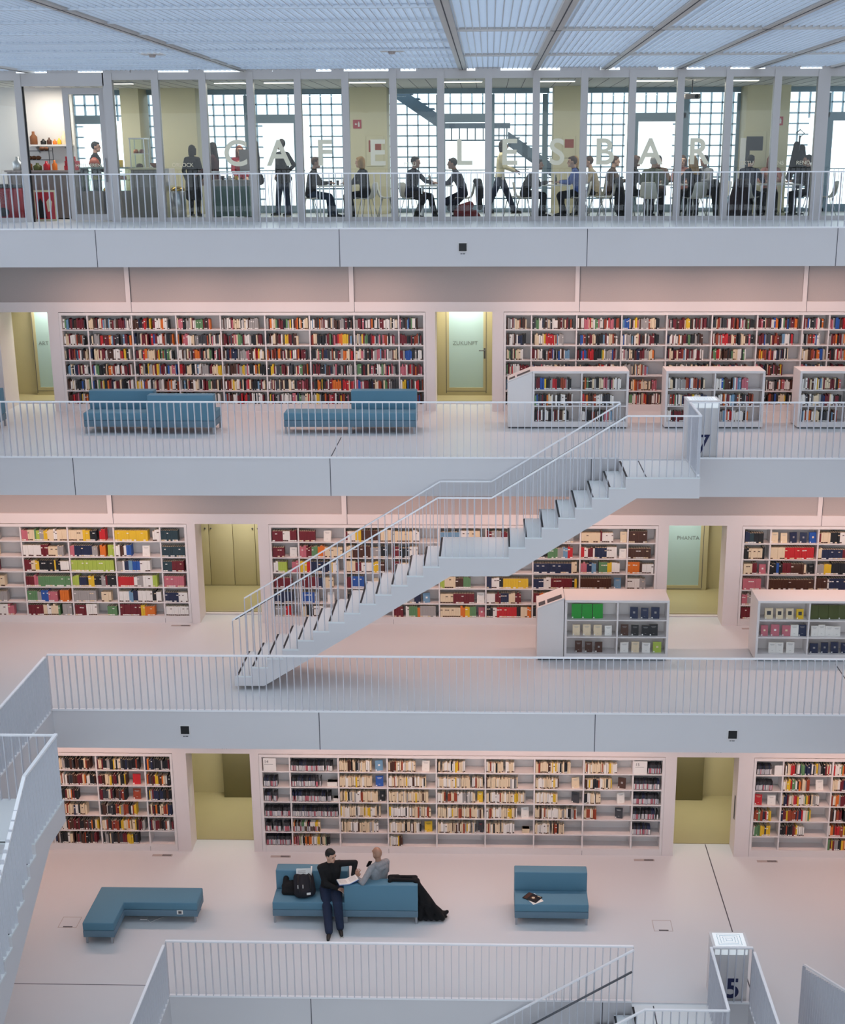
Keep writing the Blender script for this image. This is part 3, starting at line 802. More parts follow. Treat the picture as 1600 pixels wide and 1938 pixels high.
def railing(label, runs, z, mid, prio=None):
    """runs: list of ((x0,y0),(x1,y1)) at floor level z"""
    t = thing('railing', label, 'railing', (mid[0], mid[1], z))
    segs = []
    for (a, e) in runs:
        b = MB(); rail_bar(b, (*a, z + RH - .015), (*e, z + RH - .015)); b.build('top_rail', 'rail_white', t, world=True)
        b = MB(); rail_bar(b, (*a, z + .045), (*e, z + .045), .045, .03); b.build('bottom_rail', 'rail_white', t, world=True)
        d = V(e) - V(a); L = d.length; n = max(1, round(L / .122))
        al = 'x' if abs(d.x) > abs(d.y) else 'y'
        for i in range(n + 1):
            p = V(a) + d * i / n
            segs.append((p.x, p.y, z + .06, z + RH - .03, al))
    pr = (lambda i: abs(segs[i][0] - (prio or 0)) + (0 if -9.5 < segs[i][0] < 8.2 else 100))
    balusters(segs, t, 100, pr)
    return t
EI = .03
railing('long white railing along the cafe floor above the top slab edge', [((-11.6, H8 - EI), (11.6, H8 - EI))], Z8, (0, H8 - EI), -.4)
railing('long white railing in front of the blue sofas on the upper gallery', [((-9.35, H7 - EI), (2.83, H7 - EI)), ((-H7 + EI, -4.), (-H7 + EI, H7 - .15))], Z7, (0, H7 - EI), -3)
railing('white railing right of the number 7 pedestal', [((4.1, H7 - EI), (9.35, H7 - EI)), ((H7 - EI, -4.), (H7 - EI, H7 - .15))], Z7, (6, H7 - EI), 6)
railing('white railing behind the foot of the long staircase, turning toward the viewer at left', [((-H6 + EI, H6 - EI), (H6 - EI, H6 - EI)), ((-H6 + EI, 4.0), (-H6 + EI, H6 - .15)), ((H6 - EI, -6.), (H6 - EI, H6 - .15))], Z6, (0, H6 - EI), -1)
railing('white railing at bottom centre below the seated men, turning toward the viewer', [((-H5 + EI, H5 - EI), (2.83, H5 - EI)), ((-H5 + EI, -3.), (-H5 + EI, H5 - .15))], Z5, (-1, H5 - EI), -2)
railing('white railing around the number 5 pedestal at the lower right void corner', [((4.1, H5 - EI), (H5 - EI, H5 - EI)), ((H5 - EI, -3.), (H5 - EI, H5 - .15))], Z5, (4.4, H5 - EI), 4.5)

# ------------------------------------------------------------------ staircases
def stair_body(prof, under, y0, y1):
    """closed side profile -> (x,z) polygon built as two stringers and a slab, extruded y0..y1"""
    return prof + under[::-1]

def main_stair():
    y0, y1 = 8.10, 9.33
    t = thing('staircase', 'long white staircase rising from the middle gallery to the number 7 landing', 'staircase', (-1, 8.7, Z6))
    r1 = (6.545 - 4.28) / 13
    tr = []                                   # tread (x0,x1,z)
    x = -4.06; dx = (-.39 + 4.06) / 13
    for i in range(13): tr.append((x + dx * i, x + dx * (i + 1), 4.28 + r1 * i))
    tr.append((-.39, .83, 6.545))
    dx2 = (2.83 - .83) / 7
    for i in range(7): tr.append((.83 + dx2 * i, .83 + dx2 * (i + 1), 6.545 + .18 * (i + 1)))
    tr.append((2.83, 4.1, Z7))
    prof = [(-4.1, 4.09), (-4.1, 4.28)]
    pz = None
    for a, e, z in tr: prof += [(a, z), (e, z)]
    under = [(-3.57, 4.09), (-.19, 6.19), (.84, 6.2), (3.03, 7.62), (4.1, 7.62)]
    poly = []
    for p in prof + under[::-1]:
        if not poly or (abs(poly[-1][0] - p[0]) + abs(poly[-1][1] - p[1])) > 1e-6: poly.append(p)
    for ya, yb in ((y0, y0 + .07), (y1 - .07, y1)):
        b = MB(); b.prism(poly, 'y', ya, yb); b.build('stringer', 'fascia_paint', t, world=True)
    # waist slab between the stringers with the risers
    inner = [(p[0], p[1] - .03) if i > 1 and i < len(prof) else p for i, p in enumerate(poly)]
    b = MB(); b.prism(poly[:1] + [(x_, z_ - .02) for x_, z_ in poly[1:len(prof)]] + poly[len(prof):], 'y', y0 + .07, y1 - .07)
    b.build('waist_slab', 'fascia_paint', t, world=True)
    for k, (a, e, z) in enumerate(tr):
        b = MB(); ext = y1 if k < len(tr) - 1 else H7 - .0
        b.box(a + .0, y0 - .006, z - .022, e + (.012 if k < len(tr) - 1 else 0), ext, z + .004, 0)
        b.build('landing_plate' if e - a > 1 else 'tread', 'tread_white', t, world=True)
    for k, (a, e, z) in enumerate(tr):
        b = MB(); b.box(a + .0, y0 + .03, z + .003, a + .035, y1 - .03, z + .006); b.build('dark_edge_strip', 'black_strip', t, world=True)  # thin dark strip along the left edge of every tread
    b = MB(); b.box(3.17, y0 + .02, Z7 + .004, 3.19, y1, Z7 + .006); b.build('joint', 'joint_dark', t, world=True)
    # railings, one each side
    def zstep(x):
        for a, e, z in tr:
            if a <= x < e + 1e-6: return z
        return Z7 if x > 0 else 4.28
    for yy, end, nm in ((y0 + .03, 4.07, 'front'), (y1 - .03, 2.83, 'back')):
        rl = bpy.data.objects.new('stair_railing', None); COL.objects.link(rl); rl.parent = t
        pts = [(-4.09, 5.36), (-.40, 7.625), (.53, 7.625), (2.83, 9.07)] + ([(4.07, 9.07)] if end > 3 else [])
        b = MB()
        for p, q in zip(pts, pts[1:]): rail_bar(b, (p[0], yy, p[1] - .015), (q[0], yy, q[1] - .015), .038, .022)
        o = b.build('top_rail', 'rail_white', None); o.parent = rl
        off = V(t.location); o.location = -off
        segs = []; x = -4.09
        while x <= end + .001:
            for p, q in zip(pts, pts[1:]):
                if p[0] - 1e-6 <= x <= q[0] + 1e-6:
                    zt = p[1] + (q[1] - p[1]) * (x - p[0]) / (q[0] - p[0]); break
            segs.append((x, yy, zstep(x) + .0, zt - .03, 'x')); x += .127
        balusters(segs, rl)
        if end > 3:      # side of the landing back to the slab edge
            b = MB(); rail_bar(b, (4.07, yy, 9.055), (4.07, H7 - .03, 9.055)); o = b.build('top_rail', 'rail_white', rl); o.location = -off
            b = MB(); rail_bar(b, (4.07, yy, Z7 + .03), (4.07, H7 - .03, Z7 + .03), .04, .03); o = b.build('bottom_rail', 'rail_white', rl); o.location = -off
            n = 14; segs = [(4.07, yy + (H7 - .06 - yy) * (i + .5) / n, Z7 + .03, 9.04, 'y') for i in range(n)]
            balusters(segs, rl)
        if end > 3:
            b = MB(); b.tube([(p[0] + (.04 if i == 0 else 0), yy + .085, p[1] - .03) for i, p in enumerate(pts[:4])], .016, 8); o = b.build('handrail', 'handrail_steel', rl); o.location = -off
    return t
main_stair()

def lower_stair():
    """stair from the lowest visible level down toward the left, seen at the bottom edge"""
    y0, y1 = 3.12, H5 - .09
    t = thing('staircase', 'white staircase descending left from the number 5 landing at the bottom edge', 'staircase', (2, 4, Z5))
    tr = [(2.83 - .285 * (i + 1), 2.83 - .285 * i, -.18 * (i + 1)) for i in range(8)][::-1]
    tr.append((2.83, 4.1, 0.))
    prof = [(tr[0][0], tr[0][2] - .3)]
    for a, e, z in tr: prof += [(a, z), (e, z)]
    under = [(.9, -1.75), (3.03, -.37), (4.1, -.37)]
    poly = prof + under[::-1]
    for ya, yb in ((y0, y0 + .07), (y1 - .07, y1)):
        b = MB(); b.prism(poly, 'y', ya, yb); b.build('stringer', 'fascia_paint', t, world=True)
    b = MB(); b.prism([(x_, z_ - .02) for x_, z_ in poly], 'y', y0 + .07, y1 - .07); b.build('waist_slab', 'fascia_paint', t, world=True)
    for k, (a, e, z) in enumerate(tr):
        b = MB(); b.box(a, y0 - .006, z - .022, e + (.012 if e - a < 1 else 0), y1 if e - a < 1 else H5, z + .004); b.build('tread' if e - a < 1 else 'landing_plate', 'tread_white', t, world=True)
        b = MB(); b.box(a, y0 + .03, z + .003, a + .035, y1 - .03, z + .006); b.build('dark_edge_strip', 'black_strip', t, world=True)  # dark strip at the tread's left edge
    b = MB(); b.box(3.17, y0 + .02, .004, 3.19, y1, .006); b.build('joint', 'joint_dark', t, world=True)
    sl = .18 / .285
    def zstep(x):
        for a, e, z in tr:
            if a <= x < e + 1e-6: return z
        return tr[0][2]
    off = V(t.location)
    for yy, end in ((y0 + .03, 4.07), (y1 - .03, 2.83)):
        rl = bpy.data.objects.new('stair_railing', None); COL.objects.link(rl); rl.parent = t
        x0 = tr[0][0]
        pts = [(x0, 1.08 - sl * (2.83 - x0)), (2.83, 1.08)] + ([(4.07, 1.08)] if end > 3 else [])
        b = MB()
        for p, q in zip(pts, pts[1:]): rail_bar(b, (p[0], yy, p[1] - .015), (q[0], yy, q[1] - .015), .038, .022)
        o = b.build('top_rail', 'rail_white', rl); o.location = -off
        segs = []; x = x0
        while x <= end + .001:
            zt = 1.08 - sl * max(0, 2.83 - x)
            segs.append((x, yy, zstep(x), zt - .03, 'x')); x += .127
        balusters(segs, rl)
        if end > 3:
            b = MB(); rail_bar(b, (4.07, yy, 1.065), (4.07, H5 - .03, 1.065)); o = b.build('top_rail', 'rail_white', rl); o.location = -off
            b = MB(); rail_bar(b, (4.07, yy, .03), (4.07, H5 - .03, .03), .04, .03); o = b.build('bottom_rail', 'rail_white', rl); o.location = -off
            n = 16; balusters([(4.07, yy + (H5 - .06 - yy) * (i + .5) / n, .03, 1.05, 'y') for i in range(n)], rl)
        if yy > 4:
            b = MB(); b.tube([(x0, yy - .06, pts[0][1] - .38), (2.8, yy - .06, .7)], .018, 8); o = b.build('handrail', 'handrail_steel', rl); o.location = -off
    return t
lower_stair()

def side_stair(label, xa, xb, ytop, sgn, xrail, zt, full=True):
    """staircase along a side of the void: landing at ytop.., then falling toward -y (sgn=-1)"""
    t = thing('staircase', label, 'staircase', ((xa + xb) / 2, ytop, zt))
    yl = ytop - 1.28
    r = zt / 22.; dx = .283
    tr = [(yl, ytop, zt)]
    y = yl; z = zt
    for i in range(8): z -= r; tr.append((y - dx, y, z)); y -= dx
    tr.append((y - 1.2, y, z - r)); z -= r; y -= 1.2
    for i in range(12): z -= r; tr.append((y - dx, y, z)); y -= dx
    prof = []
    for a, e, zz in tr: prof += [(e, zz), (a, zz)]
    y1 = yl - 8 * dx; z1 = zt - 9 * r
    under = [(y + .0, z - r * 1.0), (y + .55, max(0.02, z - r)), (y1 - 1.2 + .1, z1 - .36), (y1 + .1, z1 - .36), (yl + .57, zt - .36), (ytop, zt - .36)]
    poly = prof + under
    for a_, b_ in ((xa, xa + .07), (xb - .07, xb)):
        b = MB(); b.prism(poly, 'x', a_, b_); b.build('stringer', 'fascia_paint', t, world=True)
    b = MB(); b.prism([(p, q - .02) for p, q in poly], 'x', xa + .07, xb - .07); b.build('waist_slab', 'fascia_paint', t, world=True)
    for a, e, zz in tr:
        b = MB(); b.box(xa - .004, a - .01, zz - .022, xb + .004, e, zz + .004); b.build('tread' if e - a < 1 else 'landing_plate', 'tread_white', t, world=True)
        b = MB(); b.box(xa + .03, a, zz + .003, xb - .03, a + .03, zz + .006); b.build('dark_edge_strip', 'black_strip', t, world=True)  # dark strip on the near edge of each tread
    off = V(t.location)
    def ztop(yv):
        yb = yl - .07
        if yv >= yb: return zt + RH
        if yv >= y1: return zt + RH - r / dx * (yb - yv)
        if yv >= y1 - 1.2: return z1 + RH + .02
        return z1 + RH - r / dx * (y1 - 1.2 - yv)
    def zs(yv):
        for a, e, zz in tr:
            if a <= yv <= e: return zz
        return 0
    ys = [ytop, yl - .07, y1, y1 - 1.2, y]
    for xr, full_ in ((xrail, True), (xa + xb - xrail, False)):
        rl = bpy.data.objects.new('stair_railing', None); COL.objects.link(rl); rl.parent = t
        st = ytop if full_ else yl
        yl_ = [v for v in ys if v < st - .01]
        pp = [st] + yl_
        b = MB()
        for p, q in zip(pp, pp[1:]): rail_bar(b, (xr, p, ztop(p) - .015), (xr, q, ztop(q - 1e-4) - .015), .05, .035)
        o = b.build('top_rail', 'rail_white', rl); o.location = -off
        segs = []; v = st - .06
        while v > y: segs.append((xr, v, zs(v), ztop(v) - .03, 'y')); v -= .122
        balusters(segs, rl)
    # far end of the landing
    rl = bpy.data.objects.new('landing_railing', None); COL.objects.link(rl); rl.parent = t
    b = MB(); rail_bar(b, (xa + .0, ytop - .03, zt + RH - .015), (xb, ytop - .03, zt + RH - .015)); o = b.build('top_rail', 'rail_white', rl); o.location = -off
    n = 10; balusters([(xa + (xb - xa) * (i + .5) / n, ytop - .03, zt, zt + RH - .03, 'x') for i in range(n)], rl)
    return t
side_stair('white staircase at the lower left edge running down toward the viewer', -H6, -5.9, 3.97, -1, -5.93, Z6)

def right_stair():
    """foot of the staircase that climbs toward the viewer at the right edge"""
    xa, xb = 5.42, H6 - .02
    t = thing('staircase', 'white staircase cut off by the right edge, climbing toward the viewer', 'staircase', ((xa + xb) / 2, 17.67 - 13.38, 0))
    ye = 17.67 - 13.38; r = Z6 / 22; dx = .283
    tr = [(ye - .6 - dx * (i + 1), ye - .6 - dx * i, .27 + r * i) for i in range(12)]
    prof = [(ye - .6, .08)]
    for a, e, z in tr: prof += [(e, z), (a, z)]
    poly = prof + [(tr[-1][0], tr[-1][2] - .36), (ye - 1.15, .08)]
    for a_, b_ in ((xa, xa + .07), (xb - .07, xb)):
        b = MB(); b.prism(poly, 'x', a_, b_); b.build('stringer', 'fascia_paint', t, world=True)
    b = MB(); b.prism([(p, q - .02) for p, q in poly], 'x', xa + .07, xb - .07); b.build('waist_slab', 'fascia_paint', t, world=True)
    for a, e, z in tr:
        b = MB(); b.box(xa - .004, a, z - .022, xb + .004, e + .01, z + .004); b.build('tread', 'tread_white', t, world=True)
    off = V(t.location)
    rl = bpy.data.objects.new('stair_railing', None); COL.objects.link(rl); rl.parent = t
    b = MB(); yend = tr[-1][0]; zt = lambda y: 1.28 + max(0, ye - y - .1) * r / dx * .8
    rail_bar(b, (xa + .03, ye, zt(ye) - .2), (xa + .03, yend, zt(yend) - .2)); o = b.build('top_rail', 'rail_white', rl); o.location = -off
    segs = []; y = ye
    while y > yend: segs.append((xa + .03, y, .01 + max(0, (ye - y - .6) * r / dx), zt(y) - .22, 'y')); y -= .122
    balusters(segs, rl)
right_stair()

# ------------------------------------------------------------------ numbered pedestals with back-lit maps
def pedestal(x0, x1, y, z, num, label, h=1.03, d=.42, tilt=.0):
    t = thing('info_pedestal', label, 'pedestal', ((x0 + x1) / 2, y, z))
    b = MB(); b.box(x0, y, z, x1, y + d, z + h - .03); b.build('body', 'white_paint', t, world=True, bevel=.004)
    b = MB(); b.box(x0 - .005, y - .005, z + h - .03, x1 + .005, y + d + .005, z + h); b.build('top_frame', 'white_paint', t, world=True)
    b = MB(); b.box(x0 + .04, y + .03, z + h, x1 - .04, y + d - .03, z + h + .003); b.build('map_screen', 'sign_glow', t, world=True)
    b = MB(); b.box(x0 + .03, y - .012, z + h - .13, x1 - .03, y - .004, z + h - .04); b.build('light_band', 'sign_glow', t, world=True)
    m = MB(); cx, cy = (x0 + x1) / 2, y + d / 2
    for i in range(4):
        s = .04 + .035 * i
        for a in ((-s, -s, s, -s + .006), (-s, s - .006, s, s), (-s, -s, -s + .006, s), (s - .006, -s, s, s)): m.box(cx + a[0] * 1.3, cy + a[1], z + h + .003, cx + a[2] * 1.3, cy + a[3], z + h + .004)
    m.build('map_lines', mat('map_line_grey', '#a3bccb', .6), t, world=True)
    o = text_obj('number', num, .5, 'navy_paint', ((x0 + x1) / 2 + (.05 if num == '5' else .02), y - .004, z + (.10 if num == '5' else .12)), t, depth=.002, bold=.012 if num == '5' else 0)
    return t
pedestal(4.12, 4.70, 4.80, Z5, '5', 'white pedestal with a dark blue 5 and a glowing map on top')
pedestal(4.04, 4.62, 9.46, Z7, '7', 'white pedestal with a dark blue 7 on the upper gallery', h=1.08)
# ------------------------------------------------------------------ blue upholstered seats
mk('leg_grey', '#9a9da2', .35)
def leg_mesh():
    b = MB(); b.box(-.018, -.018, 0, .018, .018, .15); return b.mesh('leg', [M['leg_grey']])
LEG = leg_mesh()
def legs(t, pts):
    for x, y in pts:
        o = bpy.data.objects.new('leg', LEG); COL.objects.link(o); o.parent = t; o.location = (x, y, 0)
def pad(name, x0, y0, z0, x1, y1, z1, t, m='sofa_blue', bw=.018):
    b = MB(); b.box(x0, y0, z0, x1, y1, z1); return b.build(name, m, t, bevel=bw, seg=3)
def sofa(label, x, y, z, rz=0, w=1.32, d=.7, back=True, group='blue upholstered sofas'):
    """front edge centre at (x,y); sits facing -y"""
    t = thing('sofa' if back else 'bench', label, 'sofa' if back else 'bench', (x, y, z), rz, group)
    pad('seat_base', -w / 2, 0, .14, w / 2, d, .27, t, 'sofa_band', .01)
    pad('seat_cushion', -w / 2, 0, .272, w / 2, d - (.24 if back else 0), .425, t)
    if back: pad('backrest', -w / 2, d - .235, .272, w / 2, d, .79, t)
    legs(t, [(-w / 2 + .03, .03), (w / 2 - .03, .03), (-w / 2 + .03, d - .03), (w / 2 - .03, d - .03)])
    return t
sofa('blue sofa facing the viewer with a bag and newspaper, left half of the pair', -2.72, 6.9, Z5)
sofa('blue sofa turned away from the viewer where the bald man sits', -1.425, 7.6, Z5, PI)
sofa('single blue sofa with magazines on its seat', 1.63, 6.92, Z5)
sofa('blue sofa facing the viewer, leftmost on the upper gallery', -6.93, 11.6, Z7)
sofa('blue sofa turned to the shelves behind the upper railing, back to the viewer', -5.62, 12.25, Z7, PI)
sofa('backless blue bench left of a sofa on the upper gallery', -2.93, 11.62, Z7, back=False, d=.46)
sofa('blue sofa facing the viewer, beside a backless bench on the upper gallery', -1.63, 11.62, Z7)
sofa('blue sofa corner just visible at the left edge of the upper gallery', -10.1, 11.7, Z7)
# L-shaped bench
t = thing('bench', 'L-shaped blue bench without backrest at lower left', 'bench', (-5.65, 6.75, Z5))
for nm, z0, z1, m, bw in (('seat_base', .14, .27, 'sofa_band', .008), ('seat_cushion', .272, .425, 'sofa_blue', .018)):
    b = MB(); b.prism([(-.95, -.56), (-.40, -.56), (-.40, .10), (.92, .10), (.92, .60), (-.95, .60)], 'z', z0, z1)
    b.build(nm, m, t, bevel=bw, seg=3)
legs(t, [(-.90, -.51), (-.46, -.51), (.86, .16), (.86, .54), (-.90, .54)])
q = MB(); q.box(.55, .096, .19, .66, .099, .27, 0); q.box(.575, .094, .205, .635, .0965, .255, 1); q.build('label', ['paper', 'grey_dark'], t)
q = MB(); q.tube([(-.1, .3, .004), (.05, .12, .004), (.12, .2, .004), (.25, .3, .004), (.3, .5, .006)], .006, 6)
q.box(-.16, .2, 0, -.04, .27, .02); o = q.build('power_cable', 'white_paint'); o.location = (-5.65, 6.75, 0)
tag(o, 'white cable with a plug lying under the L-shaped bench', 'cable')

# ------------------------------------------------------------------ soft shapes
def blob(mb, voxel, name, m, parent=None, smooth=2, shade=True):
    me = mb.mesh('tmp', [])
    o = bpy.data.objects.new('tmp', me); COL.objects.link(o)
    r = o.modifiers.new('r', 'REMESH'); r.mode = 'VOXEL'; r.voxel_size = voxel
    if smooth:
        sm = o.modifiers.new('s', 'SMOOTH'); sm.factor = .5; sm.iterations = smooth
    dg = bpy.context.evaluated_depsgraph_get()
    nm = bpy.data.meshes.new_from_object(o.evaluated_get(dg))
    bpy.data.objects.remove(o); bpy.data.meshes.remove(me)
    nm.name = name; nm.materials.clear(); nm.materials.append(M[m] if isinstance(m, str) else m)
    nm.polygons.foreach_set('use_smooth', [True] * len(nm.polygons))
    ob = bpy.data.objects.new(name, nm); COL.objects.link(ob)
    if parent is not None: ob.parent = parent
    return ob
def cap(b, p, q, r0, r1=None, n=12, k=4):
    """tapered capsule as one closed shell"""
    r1 = r0 if r1 is None else r1
    p, q = V(p), V(q); d = q - p; L = d.length
    if L < 1e-6: return b.ell(p, max(r0, r1), n=n, k=k * 2)
    d /= L; u = V((0, 0, 1)) if abs(d.z) < .9 else V((1, 0, 0))
    a = d.cross(u).normalized(); c = d.cross(a)
    rings = []
    for i in range(k + 1):
        ph = PI / 2 * i / k; rings.append((p - d * r0 * math.cos(ph), r0 * math.sin(ph)))
    for i in range(k + 1):
        ph = PI / 2 * i / k; rings.append((q + d * r1 * math.sin(ph), r1 * math.cos(ph)))
    rings[0] = (rings[0][0], 1e-4); rings[-1] = (rings[-1][0], 1e-4)
    vs = []; fs = []
    for ce, rr in rings:
        for j in range(n):
            t = 2 * PI * j / n; vs.append(ce + (a * math.cos(t) + c * math.sin(t)) * rr)
    for i in range(len(rings) - 1):
        for j in range(n):
            fs.append((i * n + j, i * n + (j + 1) % n, (i + 1) * n + (j + 1) % n, (i + 1) * n + j))
    m_ = len(rings) - 1
    fs += [tuple(range(n))[::-1], tuple(m_ * n + j for j in range(n))]
    return b.add(vs, fs)

# bag, jacket, newspaper, coat, magazines
mk('bag_navy', '#14161f', .85, bump=.2, bscale=90); mk('cloth_black', '#0d0d10', .95, bump=.3, bscale=60)
bp = thing('backpack', 'dark navy backpack lying on the left blue sofa', 'backpack', (-2.83, 7.16, .425), .25)
b = MB()
for dx in (-.10, 0, .10):
    cap(b, (dx, -.06, .10), (dx, .14, .27), .10, .085)
b.ell((0, -.12, .09), (.14, .06, .08)); blob(b, .012, 'body', 'bag_navy', bp)
b = MB(); b.tube([(-.10, .08, .37), (-.12, -.06, .30), (-.1, -.17, .17)], .012, 6); b.build('strap', 'black', bp)
b = MB(); b.tube([(.09, .08, .37), (.11, -.06, .30), (.09, -.17, .17)], .012, 6); b.build('strap', 'black', bp)
b = MB()
for x_, z_ in ((-.13, .28), (-.04, .27)): b.box(x_ - .006, -.155 + (.28 - z_), z_ - .05, x_ + .006, -.15, z_ + .02)
b.box(.02, -.19, .1, .09, -.182, .14); b.build('reflective_patch', 'paper', bp)
b = MB(); cap(b, (-.15, 0, .05), (.12, -.02, .06), .06); cap(b, (-.16, .12, .10), (.12, .18, .16), .07); cap(b, (-.16, -.0, .05), (-.15, .18, .22), .055); b.ell((-.05, .1, .1), (.18, .13, .1))
o = blob(b, .014, 'jacket', 'cloth_black', None, 1); o.location = (-3.04, 7.18, .41); tag(o, 'black jacket bundled on the left blue sofa beside the backpack', 'jacket')
b = MB()
mt = Matrix.Rotation(-.5, 4, 'X')
for i, (w, h, a) in enumerate(((.26, .2, 0), (.25, .2, .05), (.24, .19, -.06))):
    b.mbox(Matrix.Translation((0, .0 - .004 * i, .10)) @ Matrix.Rotation(-.3, 4, 'X') @ Matrix.Rotation(a, 4, 'Y'), w, .003, h, 0)
for k in range(5): b.mbox(Matrix.Translation((-.03, -.011, .10)) @ Matrix.Rotation(-.3, 4, 'X') @ Matrix.Translation((0, -.002, .06 - k * .028)), .14, .002, .012, 1)
b.tube([(.13, -.04, .03), (.15, .05, .22)], .014, 6, 0)
o = b.build('newspaper', ['paper', 'panel_grey']); o.location = (-2.86, 7.29, .665); o.rotation_euler = (0, 0, .1); tag(o, 'folded newspaper propped on the backpack against the sofa back', 'newspaper')
b = MB()
cap(b, (-.34, .10, .82), (-.20, .16, .80), .05, .04); cap(b, (-.30, .02, .82), (.10, .02, .81), .035); cap(b, (-.28, .12, .81), (.12, .14, .80), .04); cap(b, (-.34, .0, .80), (-.30, .1, .83), .04)
for i in range(7):
    f = i / 6
    top = (.13 + .03 * math.sin(i * 2.3), .0 + .05 * (i % 3), .80 - .03 * f)
    midp = (.185 + .17 * f, .0 + .06 * ((i + 1) % 3), .42 - .02 * f)
    bot = (.20 + .40 * f, -.02 + .09 * (i % 3), .07 + .02 * (i % 2))
    cap(b, top, midp, .045, .06); cap(b, midp, bot, .06, .05 + .015 * (i % 2))
for i in range(4): cap(b, (.2 + .1 * i, .0, .06), (.26 + .12 * i, .16, .06), .055, .05)
cap(b, (.56, .04, .07), (.68, .16, .09), .06, .035); cap(b, (.52, .12, .1), (.66, .05, .06), .05, .03)
o = blob(b, .016, 'coat', 'cloth_black', None, 1); o.location = (-.93, 7.02, 0); tag(o, 'long black coat thrown over the sofa end, trailing on the floor', 'coat')
for k, (dx, dy, rz, c1, c2, lab) in enumerate(((.03, -.015, .55, 'paper', 'book_s', 'pale magazine under a dark one on the single sofa'), (0, .02, .95, 'black', 'book_k', 'dark magazine with a round picture, lying on another on the single sofa'))):
    b = MB(); b.box(-.11, -.145, 0, .11, .145, .008, 0); b.box(-.10, .06, .008, .10, .13, .0086, 1)
    if k: b.lathe([(.06, 0), (.06, .0008)], (0, -.02, .008), 20, 1); b.lathe([(.03, 0), (.03, .0014)], (0, -.02, .008), 20, 2)
    b.box(.085, -.12, .008, .1, -.05, .0088, 2)
    o = b.build('magazine', [c1, c2, 'book_c']); o.location = (1.29 + dx, 7.1 + dy, .4255 + k * .0085); o.rotation_euler = (0, 0, rz); tag(o, lab, 'magazine')
# ------------------------------------------------------------------ people
def ik(a, c, l1, l2, hint):
    a, c = V(a), V(c); d = c - a; L = min(d.length, (l1 + l2) * .999); d.normalize()
    c = a + d * L
    x = (l1 * l1 - l2 * l2 + L * L) / (2 * L); h = math.sqrt(max(0, l1 * l1 - x * x))
    n = V(hint); n = n - d * n.dot(d)
    if n.length < 1e-4: n = V((0, 0, 1))
    return a + d * x + n.normalized() * h, c
SKIN = {}
for k_, h_ in (('fair', '#c99f88'), ('tan', '#a77f69'), ('shade', '#a98270')): mk('skin_' + k_, h_, .55)
for k_, h_ in (('dark', '#1b1614'), ('brown', '#4a3020'), ('blonde', '#b08a55'), ('red', '#7a3f24'), ('white', '#c9c5bf'), ('black', '#0e0d0d')): mk('hair_' + k_, h_, .7, bump=.3, bscale=70)
CL = {'black': '#0c0c0f', 'navy': '#10162b', 'jeans': '#2a3b55', 'grey': '#8b8e92', 'red': '#9a1f30', 'cream': '#d8cda6', 'brown': '#5a463a', 'green': '#5d6655', 'blue': '#3a57a0', 'plaid': '#9fa8b5', 'rose': '#b07a70', 'maroon': '#3f1d20', 'darkjeans': '#1b2740', 'wine': '#6d1f24', 'beige': '#b3a48a'}
for k_, h_ in CL.items(): mk('cloth_' + k_ + '_', h_, .9, noise=.08, scale=30, bump=.25, bscale=40)
mk('shoe_black', '#141414', .5); mk('sole_white', '#cfcbc2', .6); mk('eye_dark', '#191512', .3); mk('lip', '#8d5a50', .5)

